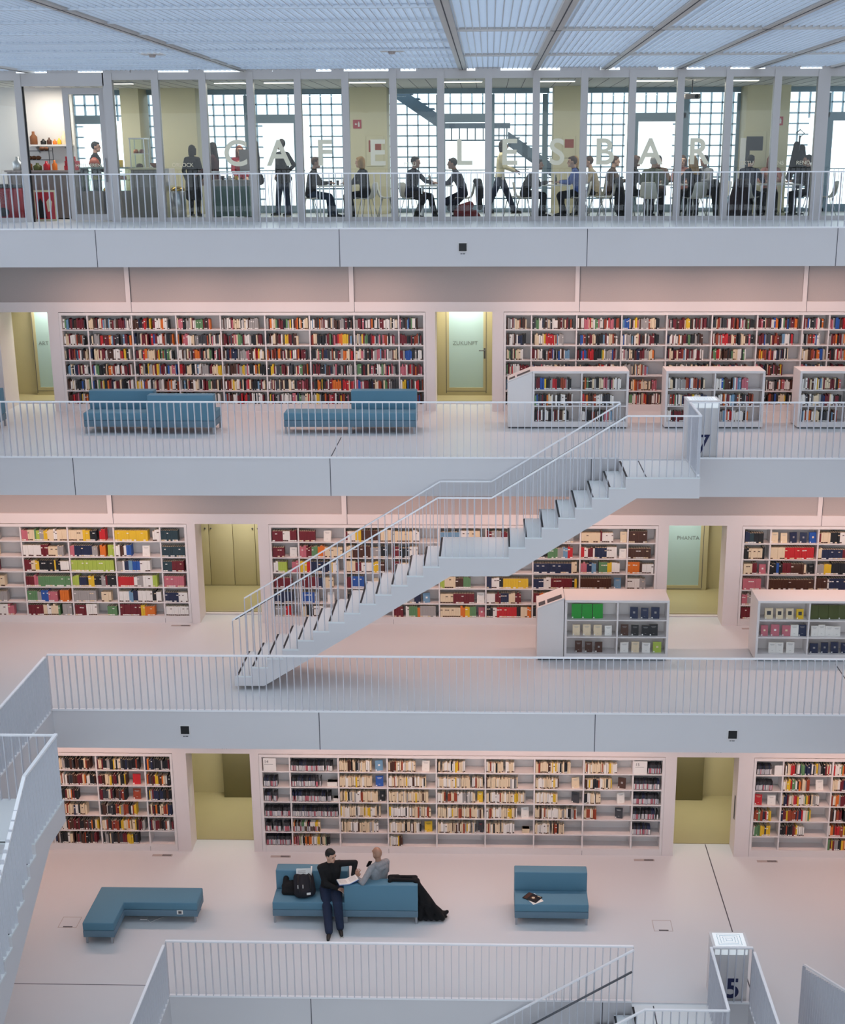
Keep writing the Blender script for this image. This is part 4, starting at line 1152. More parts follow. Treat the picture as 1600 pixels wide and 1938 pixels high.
def person(label, loc, face, pelvis=(0, 0, .93), lean=0., side=0., hy=0., hp=0., hands=(None, None), feet=(None, None), top='black', legs_='jeans', hair=('short', 'dark'), skin='fair', s=1., elbow=((-.6, .6, -.5), (-.6, -.6, -.5)),
           coat=0., vox=.009, group=None, twist=0., knee=None, hood=False, sleeves='full', fem=False, hdir=(None, None), jw=1.):
    """local frame: +x forward, +y left. face = world heading in degrees. s scales everything"""
    t = thing('person', label, 'person', loc, math.radians(face), group)
    P_ = V(pelvis)
    up_ = V((math.sin(lean), math.sin(side), math.cos(lean))).normalized()
    l_ = V((-math.sin(twist), math.cos(twist), 0)); l_ = (l_ - up_ * l_.dot(up_)).normalized(); f_ = l_.cross(up_)
    lp = V((0, 1, 0))
    wb = .9 if fem else 1.
    waist = P_ + V((0, 0, .1)) + up_ * .08; chest = P_ + V((0, 0, .06)) + up_ * .34; neck = P_ + V((0, 0, .06)) + up_ * .47
    sh = [neck - up_ * .05 + l_ * .175 * wb, neck - up_ * .05 - l_ * .175 * wb]
    hipj = [P_ + lp * .09, P_ - lp * .09]
    # head
    R = Matrix.Rotation(hy, 3, 'Z') @ Matrix.Rotation(hp, 3, 'Y')
    hup = (up_ * .5 + V((0, 0, 1)) * .5).normalized()
    hc = neck + hup * .175 + f_ * .02 + R @ V((.015, 0, 0))
    H = lambda x, y, z: hc + R @ V((x, y, z))
    # arms, legs
    dfl = [(.12, .24, .86 - .93), (.12, -.24, .86 - .93)]
    arms = []
    for i in (0, 1):
        tg = hands[i]
        if tg is None: tg = P_ + V((.08, .23 * (1 - 2 * i), -.02))
        e, w = ik(sh[i], tg, .285, .25, elbow[i]); arms.append((sh[i], e, w))
    lg = []
    for i in (0, 1):
        tg = feet[i]
        if tg is None: tg = (0, .1 * (1 - 2 * i), .08)
        kn, an = ik(hipj[i], tg, .43, .42, knee or (1, .05 * (1 - 2 * i), .2)); lg.append((hipj[i], kn, an))
    S = lambda v: V(v) * s
    def C(b, p, q, r0, r1=None): cap(b, S(p), S(q), r0 * s, (r0 if r1 is None else r1) * s)
    def torso(b, g):
        for y in (1, -1):
            ll = l_ * y
            C(b, P_ + lp * .075 * y, waist + ll * .06 * wb, .108 + g, .10 * wb + g)
            C(b, waist + ll * .06 * wb, chest + ll * .085 * wb, .10 * wb + g, .112 * wb + g)
            C(b, chest + ll * .085 * wb, neck - up_ * .07 + ll * .1 * wb, .112 * wb + g, .07 + g)
            C(b, neck - up_ * .035 + ll * .03, sh[0 if y > 0 else 1], .062 + g, .058 + g)
        C(b, chest, neck - up_ * .03, .1 + g, .06 + g)
        if fem: b.ell(S(chest + f_ * .08), [.06 * s, .12 * s, .07 * s])
    # body -------------------------------------------------
    b = MB()
    torso(b, -.014)
    for a, e, w in arms: C(b, a, e, .044, .036); C(b, e, w, .036, .026)
    for h, k, a in lg: C(b, h, k, .085, .055); C(b, k, a, .055, .036); C(b, a, V(a) + V((.1, 0, -.04)), .034, .025)
    C(b, neck - up_ * .06, H(-.02, 0, -.06), .056, .05)
    sc3 = lambda *r: [q * s for q in r]
    b.ell(S(H(-.005, 0, .02)), sc3(.098, .076, .102), rot=R, n=18, k=12)
    b.ell(S(H(.03, 0, -.06)), sc3(.062, .055, .058), rot=R)
    C(b, H(.06, 0, -.085), H(.068, 0, -.09), .026)
    C(b, H(.088, 0, .02), H(.108, 0, -.022), .011, .016)
    C(b, H(.08, .035, .03), H(.08, -.035, .03), .018)
    C(b, H(.082, .02, -.052), H(.082, -.02, -.052), .013)
    for y in (1, -1):
        b.ell(S(H(-.005, .078 * y, -.005)), sc3(.022, .012, .034), rot=R)
    for i, (a, e, w) in enumerate(arms):
        d = (V(w) - V(e)).normalized() if hdir[i] is None else V(hdir[i]).normalized()
        sd = 1 - 2 * i
        n_ = d.cross(V((0, 0, 1)))
        if n_.length < .2: n_ = V((0, 1, 0))
        n_.normalize(); lat = n_; pn = lat.cross(d) * 1.0       # lat: across palm, pn: back of hand
        if pn.z < 0: pn = -pn
        tin = lat if (lat.y * -sd) > 0 else -lat              # thumb toward the middle
        for q in (-.028, 0, .028): C(b, V(w), V(w) + d * .085 + lat * q, .020, .0145)
        for q, ln in ((-.036, .066), (-.012, .078), (.012, .082), (.036, .070)):
            if tin.dot(lat) < 0: q = -q
            p0 = V(w) + d * .088 + lat * q; p1 = p0 + d * ln * .5 + lat * q * .15 - pn * .006; p2 = p1 + d * ln * .42 - pn * .026
            C(b, p0, p1, .0098, .009); C(b, p1, p2, .009, .0075)
        t0 = V(w) + d * .025 + tin * .028; t1 = t0 + d * .035 + tin * .028 - pn * .006; t2 = t1 + d * .032 + tin * .006 - pn * .012
        C(b, t0, t1, .014, .011); C(b, t1, t2, .011, .008)
    blob(b, vox * s, 'body', 'skin_' + skin, t, 1)
    # face details
    b = MB()
    for y in (1, -1):
        b.ell(S(H(.088, .031 * y, .012)), sc3(.008, .014, .008), rot=R, n=8, k=6)
    b.build('eyes', 'eye_dark', t)
    if hair[0] != 'bald':
        b = MB()
        for y in (1, -1): b.tube([S(H(.097, .018 * y, .032)), S(H(.092, .045 * y, .034))], .005 * s, 6)
        b.build('eyebrows', 'hair_' + hair[1], t)
    b = MB(); b.ell(S(H(.094, 0, -.054)), sc3(.006, .022, .006), rot=R, n=10, k=6); b.build('mouth', 'lip', t)
    # hair
    if hair[0] != 'bald':
        b = MB()
        b.ell(S(H(-.022, 0, .035)), sc3(.094, .086, .102), rot=R, n=18, k=12)
        b.ell(S(H(.03, 0, .085)), sc3(.062, .066, .034), rot=R)
        if hair[0] != 'short': b.ell(S(H(-.05, 0, -.02)), sc3(.07, .082, .1), rot=R)
        if hair[0] == 'long':
            for q in (-.05, 0, .05):
                C(b, H(-.06, q, 0), neck - f_ * .075 + l_ * q * 1.2 - up_ * .12, .05, .035)
            for y in (1, -1): C(b, H(.01, .075 * y, .03), neck + l_ * .085 * y + f_ * .02 - up_ * .02, .028, .025)
        if hair[0] == 'bob':
            for y in (1, -1): C(b, H(.01, .075 * y, .03), H(-.01, .08 * y, -.1), .03, .028)
            C(b, H(-.07, .03, 0), H(-.06, .03, -.11), .045); C(b, H(-.07, -.03, 0), H(-.06, -.03, -.11), .045)
        if hair[0] == 'bun': b.ell(S(H(-.11, 0, .06)), sc3(.045, .05, .045), rot=R)
        if hair[0] == 'pony': C(b, H(-.1, 0, .03), H(-.14, 0, -.14), .04, .022)
        blob(b, .011 * s, 'hair', 'hair_' + hair[1], t, 1)
    # top
    b = MB(); torso(b, .008)
    for i, (a, e, w) in enumerate(arms):
        C(b, a, e, .062, .05)
        C(b, e, V(w) + (V(e) - V(w)) * (.06 if sleeves == 'full' else .55), .05, .04)
    C(b, neck - up_ * .05, neck + up_ * .012 + f_ * .006, .07, .062)
    if hood:
        C(b, neck - f_ * .07 + l_ * .08, neck - f_ * .07 - l_ * .08, .05); C(b, neck - f_ * .09 - up_ * .06 + l_ * .05, neck - f_ * .09 - up_ * .06 - l_ * .05, .05)
        for y in (1, -1): C(b, neck - f_ * .06 + l_ * .085 * y, neck + f_ * .05 + l_ * .06 * y - up_ * .05, .038, .03)
    if coat:
        for y in (1, -1):
            C(b, P_ + lp * .08 * y, P_ + lp * .1 * y + V((0, 0, -coat)), .12, .13)
            C(b, P_ + lp * .03 * y + V((-.06, 0, 0)), P_ + lp * .05 * y + V((-.09, 0, -coat * .95)), .1, .1)
    blob(b, .011 * s, 'jacket' if coat or top in ('black', 'navy') else 'sweater', 'cloth_' + top + '_', t, 1)
    # trousers
    b = MB()
    for i, (h, k, a) in enumerate(lg):
        C(b, P_ + lp * .07 * (1 - 2 * i) + V((0, 0, .03)), h, .108, .1)
        C(b, h, k, .1 * jw, .074 * jw); C(b, k, V(a) + V((0, 0, .02)), .074 * jw, .06 * jw)
    C(b, P_ + lp * .06, P_ - lp * .06, .11)
    blob(b, .012 * s, 'trousers', 'cloth_' + legs_ + '_', t, 1)
    for i, (h, k, a) in enumerate(lg):
        a = V(a); sy = 1 - 2 * i
        fd = V((1, .12 * sy, 0)); 
        sd_ = V(a) - V(k); 
        b = MB(); z0 = max(.0, a.z - .08)
        C(b, V((a.x, a.y, z0 + .062)) - fd * .03, V((a.x, a.y, z0 + .05)) + fd * .1, .045, .038); C(b, V((a.x, a.y, z0 + .05)) + fd * .08, V((a.x, a.y, z0 + .036)) + fd * .17, .042, .03)
        C(b, a, V((a.x, a.y, z0 + .06)), .048)
        sh_ = blob(b, .012 * s, 'shoe', 'shoe_black', t, 1)
        b = MB(); p0 = S(V((a.x, a.y, z0 + .012)) - fd * .065); p1 = S(V((a.x, a.y, z0 + .012)) + fd * .195)
        n2 = V((-fd.y, fd.x, 0)).normalized() * .04 * s
        zz = V((0, 0, .012 * s))
        b.add([p0 - n2 - zz, p1 - n2 * .7 - zz, p1 + n2 * .7 - zz, p0 + n2 - zz, p0 - n2 + zz, p1 - n2 * .7 + zz, p1 + n2 * .7 + zz, p0 + n2 + zz], [(0, 3, 2, 1), (4, 5, 6, 7), (0, 1, 5, 4), (1, 2, 6, 5), (2, 3, 7, 6), (3, 0, 4, 7)])
        o = b.build('sole', 'sole_white', sh_)
    return t

# two men on the sofas of the lowest level --------------------------------------
F1 = (-math.pi / 2)
person('man in black pullover and jeans sitting sideways on the blue sofa, holding an open book', (-2.36, 7.22, 0), -82, pelvis=(-.02, .0, .52), lean=.1, side=.0, hy=.75, hp=.12, twist=.25,
       hands=((.12, .40, .80), (.2, .12, .62)), elbow=((-.2, 1, .35), (.2, -1, -.6)), feet=((.60, .14, .08), (.72, -.06, .08)), knee=(1, .0, .6), top='black', legs_='darkjeans', hair=('short', 'black'), skin='fair', vox=.0065, jw=1.18,
       hdir=((.5, .5, -.4), (.6, .9, .1)))
person('bald man in grey hooded sweatshirt sitting turned away on the second blue sofa', (-1.52, 7.2, 0), 128, pelvis=(.0, -.04, .52), lean=-.02, side=.0, hy=.1, hp=.02, twist=.1,
       hands=((.16, .33, .80), (.3, -.18, .62)), elbow=((-.25, .9, -.7), (-.4, -.8, -.5)), feet=((.55, .14, .08), (.55, -.14, .08)), knee=(1, 0, .6), top='grey', legs_='darkjeans', hair=('bald', 'black'), skin='tan', hood=True, vox=.0065, hdir=((.1, -.3, 1), None))
b = MB()
for sg in (1, -1):
    b.mbox(Matrix.Translation((0, sg * .088, .018)) @ Matrix.Rotation(.2 * sg, 4, 'X'), .22, .18, .018, 0)
    b.mbox(Matrix.Translation((0, sg * .088, .006)) @ Matrix.Rotation(.2 * sg, 4, 'X'), .235, .19, .004, 1)
    for k in range(7): b.mbox(Matrix.Translation((-.08 + k * .026, sg * .088, .0275)) @ Matrix.Rotation(.2 * sg, 4, 'X'), .008, .13, .001, 2)
o = b.build('book', ['paper', 'book_b', 'panel_grey']); o.location = (-2.02, 7.0, .80); o.rotation_euler = (.1, -.12, -1.2); tag(o, 'open book held by the man in black, resting on the sofa back', 'book')
b = MB(); b.box(-.035, -.01, 0, .035, .01, .13); o = b.build('phone', 'black', bevel=.004); o.location = (-1.70, 7.44, .84); o.rotation_euler = (.3, .3, .6); tag(o, 'dark phone in the hand of the bald man', 'phone')
# ------------------------------------------------------------------ cafe behind the top gallery
G = 15.5; B8 = Z8
ZT = 14.9
FY = 19.8; OY = 21.8
# glazed partition, one window per bay
PX = [-7.72 + 1.0215 * i for i in range(16)]
PX = [-11.9, -10.85, -9.66, -8.72] + PX + [8.62, 9.64, 10.66, 11.7]
def letter_part(parent, ch, x, z, size, nm='letter'):
    return text_obj(nm, ch, size, 'letter_cream', (x, G - .03, z), parent, depth=.003, bold=.012 if size > .3 else 0)
BIG = {'C': -5.03, 'A': -4.09, 'F': -3.1, 'E': -1.95, 'L': -.08, 'E2': .9, 'S': 1.93, 'B': 2.95, 'A2': 3.94, 'R': 4.97}
SMALL = [('ORLOCK', -6.2, .1), ('MMU', -1.24, .1), ('EKTU', 6.02, .1), ('INS', 6.72, .1), ('REND', 7.22, .1)]
for i in range(len(PX) - 1):
    a, e = PX[i], PX[i + 1]
    r = sroot('window_%d' % (i + 1), ((a + e) / 2, G, B8))
    w = .075
    b = MB(); wl = .1 if abs(a + 7.72) < .1 else w
    if i != 3: b.box(a - wl, G - .07, B8, a + wl, G + .09, ZT + .15, 0)
    else: b.box(a - w, G - .07, ZT - .12, e - w, G + .08, ZT + .15, 0)
    if abs(a - 7.6) < .1: b.box(a - .18, G - .07, B8, a - w, G + .09, ZT + .15, 0)
    b.box(a - .3 + .25 * math.sin(i * 2.1), G - .02, ZT + .15, a + .25 + .3 * math.cos(i * 1.7), G + .04, ZC + .16, 0)
    b.build('post', 'post_metal', r, world=True)
    if i == 2:      # open doorway of the cafe
        b = MB(); b.box(a + w, G - .06, ZT - .12, e - w, G + .08, ZT + .15); b.box(a + w, G - .02, B8, a + w + .03, G + .02, ZT - .12, 1); b.build('door_frame', ['post_metal', 'black'], r, world=True)
        continue
    if i == 3: continue
    b = MB(); b.box(a + w, G - .05, B8, e - w, G + .06, B8 + .09); b.box(a + w, G - .05, ZT + .0, e - w, G + .06, ZT + .15); b.build('frame', 'post_metal', r, world=True)
    b = MB(); b.box(a + w, G - .006, B8 + .09, e - w, G + .006, ZT); b.build('pane', 'glass', r, world=True)
    for k_, x in BIG.items():
        if a < x < e: letter_part(r, k_[0], x, 13.125, .76)
    for tx, x, s_ in SMALL:
        if a < x < e: letter_part(r, tx, x, 13.1, .115, 'small_lettering')
# swung-open cafe door leaf
dl = sroot('door_4', (-8.6, G + .1, B8))
b = MB()
for x0, z0, x1, z1 in ((-8.77, B8 + .02, -8.64, 14.75), (-7.98, B8 + .02, -7.86, 14.75), (-8.64, 14.62, -7.98, 14.75), (-8.64, B8 + .02, -7.98, B8 + .16)): b.box(x0, G + .11, z0, x1, G + .17, z1)
b.build('door_frame', 'post_metal', dl, world=True)
b = MB(); b.box(-8.64, G + .135, B8 + .16, -7.98, G + .145, 14.6); b.build('pane', 'glass', dl, world=True)
b = MB(); b.tube([(-7.92, G + .06, B8 + .85), (-7.92, G + .06, B8 + 1.35)], .015); b.build('handle', 'steel', dl, world=True)
text_obj('small_lettering', 'HOELLEREND', .105, 'letter_cream', (-8.28, G + .13, 13.1), dl, depth=.003)
# cafe ceiling with board joints and line lamps
b = MB(); b.box(-15, G + .12, ZT, 15, FY + .1, ZT + .09, 0)
x = -14.6
while x < 15: b.box(x, G + .3, ZT - .003, x + .012, FY, ZT, 1); x += .36
struct(b.build('ceiling', ['ceiling_cafe', 'joint_dark']))
b = MB(); b.box(-15, FY + .1, ZT + .0, 15, FY + .25, ZT + .1); struct(b.build('trim_3', 'facade_blue'))
for k, (x0, x1) in enumerate(((-7.9, -7.4), (-5.6, -4.9), (-4.5, -3.75), (-2.65, -1.8), (-.55, .32), (1.45, 2.35), (3.6, 4.5), (5.75, 6.35))):
    t = thing('line_lamp', 'linear lamp in the cafe ceiling, %s from the left' % ORD[k], 'ceiling lamp', ((x0 + x1) / 2, 16.3, ZT), 0, 'linear lamps in the cafe ceiling')
    q = MB(); q.box(x0, 16.27, ZT - .03, x1, 16.42, ZT, 0); q.build('housing', 'steel', t, world=True)
    q = MB(); q.box(x0 + .01, 16.28, ZT - .04, x1 - .01, 16.41, ZT - .03); q.build('diffuser', 'lamp_glow', t, world=True)
# columns
for k, (x0, x1) in enumerate(((-7.62, -6.62), (-2.95, -2.0), (2.02, 2.75), (6.62, 7.65), (-8.45, -8.0), (-12.4, -11.5))):
    b = MB(); b.box(x0, 19.0, B8, x1, FY + .08, ZT); struct(b.build('wall_column', 'cream_wall', bevel=.005))
# inner facade: blue frames, doors, panes
M_ = 4.765
k = 0
for c in range(-2, 3):
    xc = -.12 + M_ * c
    r = sroot('window_%d' % (40 + c), (xc, FY, B8))
    lo, hi = xc - M_ / 2 + .42, xc + M_ / 2 - .42
    b = MB()
    b.box(lo - .1, FY, 14.78, hi + .1, FY + .1, ZT); b.box(lo - .1, FY, B8, hi + .1, FY + .1, B8 + .08)
    for x in (lo, hi, xc - .66, xc + .66): b.box(x - .06, FY, B8, x + .06, FY + .1, 14.76)
    b.box(xc - .66, FY, 14.18, xc + .66, FY + .1, 14.3)
    b.box(xc - .6, FY + .01, B8 + .08, xc - .5, FY + .07, 14.18); b.box(xc + .5, FY + .01, B8 + .08, xc + .6, FY + .07, 14.18); b.box(xc - .5, FY + .01, 14.1, xc + .5, FY + .07, 14.18); b.box(xc - .5, FY + .01, B8 + .08, xc + .5, FY + .07, B8 + .18)
    b.build('window_frame', 'facade_blue', r, world=True)
    b = MB(); b.box(lo, FY + .045, B8 + .08, hi, FY + .055, 14.76); b.build('pane', 'glass', r, world=True)
    # guard rail outside the door
    q = MB()
    for i in range(9): q.box(xc - .5 + i * .125, 20.9, B8, xc - .49 + i * .125, 20.92, B8 + 1.0)
    q.box(xc - .6, 20.88, B8 + 1.0, xc + .6, 20.94, B8 + 1.03); q.build('guard_rail', 'rail_metal', r, world=True)
# outer facade grid of glass blocks with door-wide openings
b = MB(); px_, pz_ = .283, .268
op = [(-.12 + M_ * c - .62, -.12 + M_ * c + .62) for c in range(-2, 3)]
ztop = 14.95; zo = 14.22
x = -13.
while x < 13.2:
    inside = any(p < x < q for p, q in op)
    b.box(x - .02, OY, zo if inside else B8 - .1, x + .013, OY + .1, ztop + .2); x += px_
z = B8
while z < ztop + .2:
    if z < zo:
        xs_ = [-13.2] + [v for p in op for v in p] + [13.2]
        for i in range(0, len(xs_), 2): b.box(xs_[i], OY, z - .019, xs_[i + 1], OY + .1, z + .019)
    else: b.box(-13.2, OY, z - .019, 13.2, OY + .1, z + .019)
    z += pz_
struct(b.build('wall_facade', 'facade_blue'))
# steel staircase between the two facades
t = thing('steel_staircase', 'dark blue steel staircase outside the middle cafe windows', 'staircase', (0, 20.9, B8))
def strg(x0, z0, x1, z1, y):
    b = MB(); b.prism([(x0, z0), (x1, z1), (x1, z1 + .34), (x0, z0 + .34)], 'y', y, y + .05); b.build('stringer', 'stair_blue', t, world=True)
for y in (20.6, 21.3):
    strg(-2.2, 14.9, -.72, 13.92, y); strg(.95, 13.55, 2.3, 12.62, y)
for i in range(8):
    b = MB(); b.box(-2.1 + i * .185, 20.65, 15.05 - i * .122, -1.85 + i * .185, 21.3, 15.08 - i * .122); b.build('tread', 'stair_blue', t, world=True)
for i in range(7):
    b = MB(); b.box(1.0 + i * .185, 20.65, 13.72 - i * .127, 1.25 + i * .185, 21.3, 13.75 - i * .127); b.build('tread', 'stair_blue', t, world=True)
b = MB(); b.box(-.75, 20.6, 13.98, 1.0, 21.35, 14.1); b.build('landing', 'stair_blue', t, world=True)
b = MB()
for i in range(9): b.box(-.7 + i * .2, 20.58, 13.68, -.67 + i * .2, 20.6, 14.0)
b.box(-.75, 20.57, 13.66, 1.0, 20.6, 13.7); b.build('lattice', 'stair_blue', t, world=True)

# ------------------------------------------------------------------ cafe furniture
mk('shell_white', '#d9d9d2', .35)
def shell_chair_proto():
    t = thing('shell_chair', 'x', 'chair', (0, 0, 0))
    # seat shell facing +x: swept profile
    b = MB(); prof = [(.22, .43), (.2, .455), (.1, .44), (-.08, .43), (-.17, .46), (-.21, .56), (-.235, .70), (-.25, .80)]
    n = len(prof); vs = []; fs = []
    for i, (x, z) in enumerate(prof):
        wv = .21 - .02 * (i > 4) - .03 * (i == n - 1)
        for j in range(7):
            y = (j / 6 - .5) * 2
            lift = .03 * y * y if i < 5 else 0; fwd = .05 * y * y if i >= 4 else 0
            vs.append((x + fwd, y * wv, z + lift))
    for i in range(n - 1):
        for j in range(6): fs.append((i * 7 + j, i * 7 + j + 1, (i + 1) * 7 + j + 1, (i + 1) * 7 + j))
    b.add(vs, fs, 0, True); o = b.build('seat_shell', 'shell_white', t)
    so = o.modifiers.new('s', 'SOLIDIFY'); so.thickness = .012
    sb = o.modifiers.new('b', 'SUBSURF'); sb.levels = 1; sb.render_levels = 1
    for x, y in ((.16, .17), (.16, -.17), (-.17, .17), (-.17, -.17)):
        b = MB(); b.tube([(x * .55, y * .6, .43), (x * 1.15, y * 1.1, 0)], .009, 6); b.build('leg', 'steel', t)
    return t
CH = shell_chair_proto(); chair_used = []
def chair(x, y, face, label):
    o = CH if not chair_used else copy_tree(CH)
    chair_used.append(o); o.location = (x, y, B8); o.rotation_euler = (0, 0, math.radians(face)); tag(o, label, 'chair', 'white shell chairs in the cafe'); return o
def table(x, y, w, d, label, h=.735):
    t = thing('cafe_table', label, 'table', (x, y, B8), 0, 'cafe tables')
    b = MB(); b.box(-w / 2, -d / 2, h - .025, w / 2, d / 2, h); b.build('table_top', 'shell_white', t, bevel=.006)
    for sx in (1, -1):
        for sy in (1, -1):
            b = MB(); b.box(sx * (w / 2 - .05) - .016, sy * (d / 2 - .05) - .016, 0, sx * (w / 2 - .05) + .016, sy * (d / 2 - .05) + .016, h - .025); b.build('leg', 'steel', t)
    return t
def bottle(x, y, z, m, h, r, label, name='bottle', cat='bottle', group=None):
    t = MB(); t.lathe([(r * .9, 0), (r, .01), (r, h * .6), (r * .4, h * .78), (r * .36, h), (0, h)], n=10); o = t.build(name, m); o.location = (x, y, z); tag(o, label, cat, group)
def glass_cup(x, y, z, label):
    t = MB(); t.lathe([(.028, 0), (.034, .11), (.031, .11), (.026, .008)], n=10); o = t.build('drinking_glass', 'glass_green'); o.location = (x, y, z); tag(o, label, 'glass')
TB = [(-3.02, 16.75, .75, .75, 'cafe table between the man in jeans and the blonde woman'), (-.72, 16.75, .75, .75, 'cafe table with a laptop between two men'), (1.92, 16.8, .8, .8, 'cafe table of the leaning man and the blue shirt'),
      (4.5, 16.9, 1.0, .8, 'cafe table crowded by a large group'), (7.0, 16.85, .95, .8, 'rightmost cafe table with tall white flask')]
for a in TB: table(*a)
for (x, y, f, lab) in ((1.0, 17.5, 0, 'empty white shell chair behind the leaning man'), (3.12, 16.75, 180, 'white shell chair draped with a coat, right of the blue shirt'),
                       (5.75, 17.1, 200, 'empty white shell chair right of the crowded table'), (8.1, 16.75, 180, 'empty white shell chair beyond the rightmost wide post'), (-1.9, 17.1, 0, 'empty white shell chair left of the post before the laptop table')):
    chair(x, y, f, lab)
# things on tables
t = thing('laptop', 'open laptop on the table between two men', 'laptop', (-.75, 16.75, B8 + .735), math.pi / 2 + .2)
b = MB(); b.box(-.16, -.11, 0, .16, .11, .014); b.build('keyboard_base', 'steel', t)
b = MB(); b.mbox(Matrix.Translation((0, .12, .11)) @ Matrix.Rotation(-.2, 4, 'X'), .32, .01, .21); b.build('screen', 'panel_grey', t)
bottle(7.1, 16.75, B8 + .735, 'paper', .26, .045, 'tall white flask on the rightmost table', 'flask', 'flask')
bottle(6.9, 16.72, B8 + .735, 'book_O', .2, .035, 'green bottle beside the white flask', 'bottle')
bottle(1.98, 16.75, B8 + .735, 'book_O', .22, .03, 'slim green bottle on the table before the column', 'bottle')
bottle(-2.82, 16.7, B8 + .735, 'panel_grey', .2, .03, 'grey bottle on the table of the blonde woman', 'bottle')
bottle(4.7, 16.8, B8 + .735, 'book_y', .14, .04, 'yellow jug on the crowded table', 'jug', 'jug')
for x, y, lab in ((-3.12, 16.65, 'glass near the man in jeans'), (-2.98, 16.8, 'glass at the middle of the leftmost table'), (4.4, 16.7, 'glass on the crowded table, left'), (4.85, 16.75, 'glass on the crowded table, right'), (6.8, 16.7, 'glass at the left of the rightmost table')): glass_cup(x, y, B8 + .735, lab)
# service counter at left ------------------------------------------------
mk('counter_grey', '#8d8a86', .5); mk('counter_green', '#5c7671', .45); mk('red_gloss', '#b0182a', .3); mk('crate_wood', '#7a4a2b', .7)
t = thing('service_counter', 'grey cafe service counter behind the open door', 'counter', (-9.6, 17.0, B8))
b = MB(); b.box(-10.6, 16.9, B8 + .02, -8.95, 17.5, B8 + 1.05); b.build('body', 'counter_grey', t, world=True)
b = MB(); b.box(-10.65, 16.86, B8 + 1.05, -8.9, 17.54, B8 + 1.09); b.build('worktop', 'panel_grey', t, world=True)
t = thing('display_case', 'glass-fronted food display case left of the wide post', 'display case', (-8.5, 16.9, B8))
b = MB(); b.box(-8.88, 16.85, B8 + .02, -7.72, 17.45, B8 + .62); b.build('base', 'counter_grey', t, world=True)
b = MB(); b.box(-8.88, 16.85, B8 + .62, -7.72, 16.86, B8 + 1.12); b.box(-8.88, 16.86, B8 + .62, -8.87, 17.45, B8 + 1.12); b.build('glass_front', 'glass_green', t, world=True)
b = MB(); b.box(-8.9, 16.83, B8 + 1.12, -7.7, 17.47, B8 + 1.15); b.build('top_shelf', 'counter_green', t, world=True)
b = MB(); b.box(-8.86, 16.9, B8 + .86, -7.74, 17.4, B8 + .87); b.build('glass_shelf', 'glass_green', t, world=True)
t = thing('counter', 'grey counter panel right of the wide post', 'counter', (-7.2, 16.6, B8))
b = MB(); b.box(-7.6, 16.4, B8 + .02, -6.98, 17.2, B8 + 1.1); b.build('body', 'counter_grey', t, world=True)
b = MB(); b.box(-7.64, 16.36, B8 + 1.1, -6.94, 17.24, B8 + 1.14); b.build('worktop', 'cream_wall', t, world=True)
q = MB(); q.box(-6.92, 16.35, B8, -6.72, 16.9, B8 + .75, 1); q.box(-6.92, 16.35, B8 + .75, -6.72, 16.9, B8 + 1.12, 0); tag(q.build('waste_cabinet', ['white_paint', 'cream_wall'], bevel=.005), 'slim white and cream cabinet at the end of the grey counter', 'cabinet')
for k, (x, lab) in enumerate(((-8.02, 'dark steel bin under the display case with brass top'), (-6.5, 'grey steel bin with brass top beside the black coat'))):
    t = thing('waste_bin', lab, 'bin', (x, 16.15, B8))
    q = MB(); q.lathe([(.17, 0), (.17, .62), (.15, .64)], n=18); q.build('body', 'grey_dark' if k == 0 else 'steel', t)
    q = MB(); q.lathe([(.15, .64), (.16, .68), (.12, .72), (.0, .74)], n=18); q.build('lid', mat('brass', '#b99a4c', .25, 1.), t)
q = MB(); q.box(-6.36, 16.2, B8, -6.32, 16.24, B8 + .7); 
t = thing('cake_cabinet', 'small glass cake cabinet on the grey counter', 'display case', (-7.45, 16.7, B8 + 1.14))
b = MB()
for x, y in ((-.16, -.2), (.16, -.2), (-.16, .2), (.16, .2)): b.box(x - .01, y - .01, 0, x + .01, y + .01, .62)
b.box(-.18, -.22, .62, .18, .22, .65); b.box(-.17, -.21, .3, .17, .21, .31); b.build('frame', 'steel', t)
b = MB(); b.box(-.165, -.205, .0, .165, -.2, .62); b.build('glass_front', 'glass_green', t)
for x, z, m, r, lab in ((-.08, .315, 'book_o', .06, 'orange cake on the upper shelf of the glass cake cabinet'), (.05, .315, 'book_z', .06, 'rust brown cake beside the orange cake'), (-.02, .005, 'book_k', .08, 'dark cake at the bottom of the glass cake cabinet')):
    q = MB(); q.lathe([(r, 0), (r * 1.02, .03), (r * .7, .08), (0, .09)], n=14); o = q.build('cake', m); o.location = (-7.45 + x, 16.7, B8 + 1.14 + z); tag(o, lab, 'cake')
q = MB(); q.lathe([(.05, 0), (.1, .05), (.13, .1), (.12, .1), (.09, .05), (0, .02)], n=16); o = q.build('bread_basket', 'crate_wood'); o.location = (-7.08, 16.6, B8 + 1.14); tag(o, 'woven basket on the grey counter', 'basket')
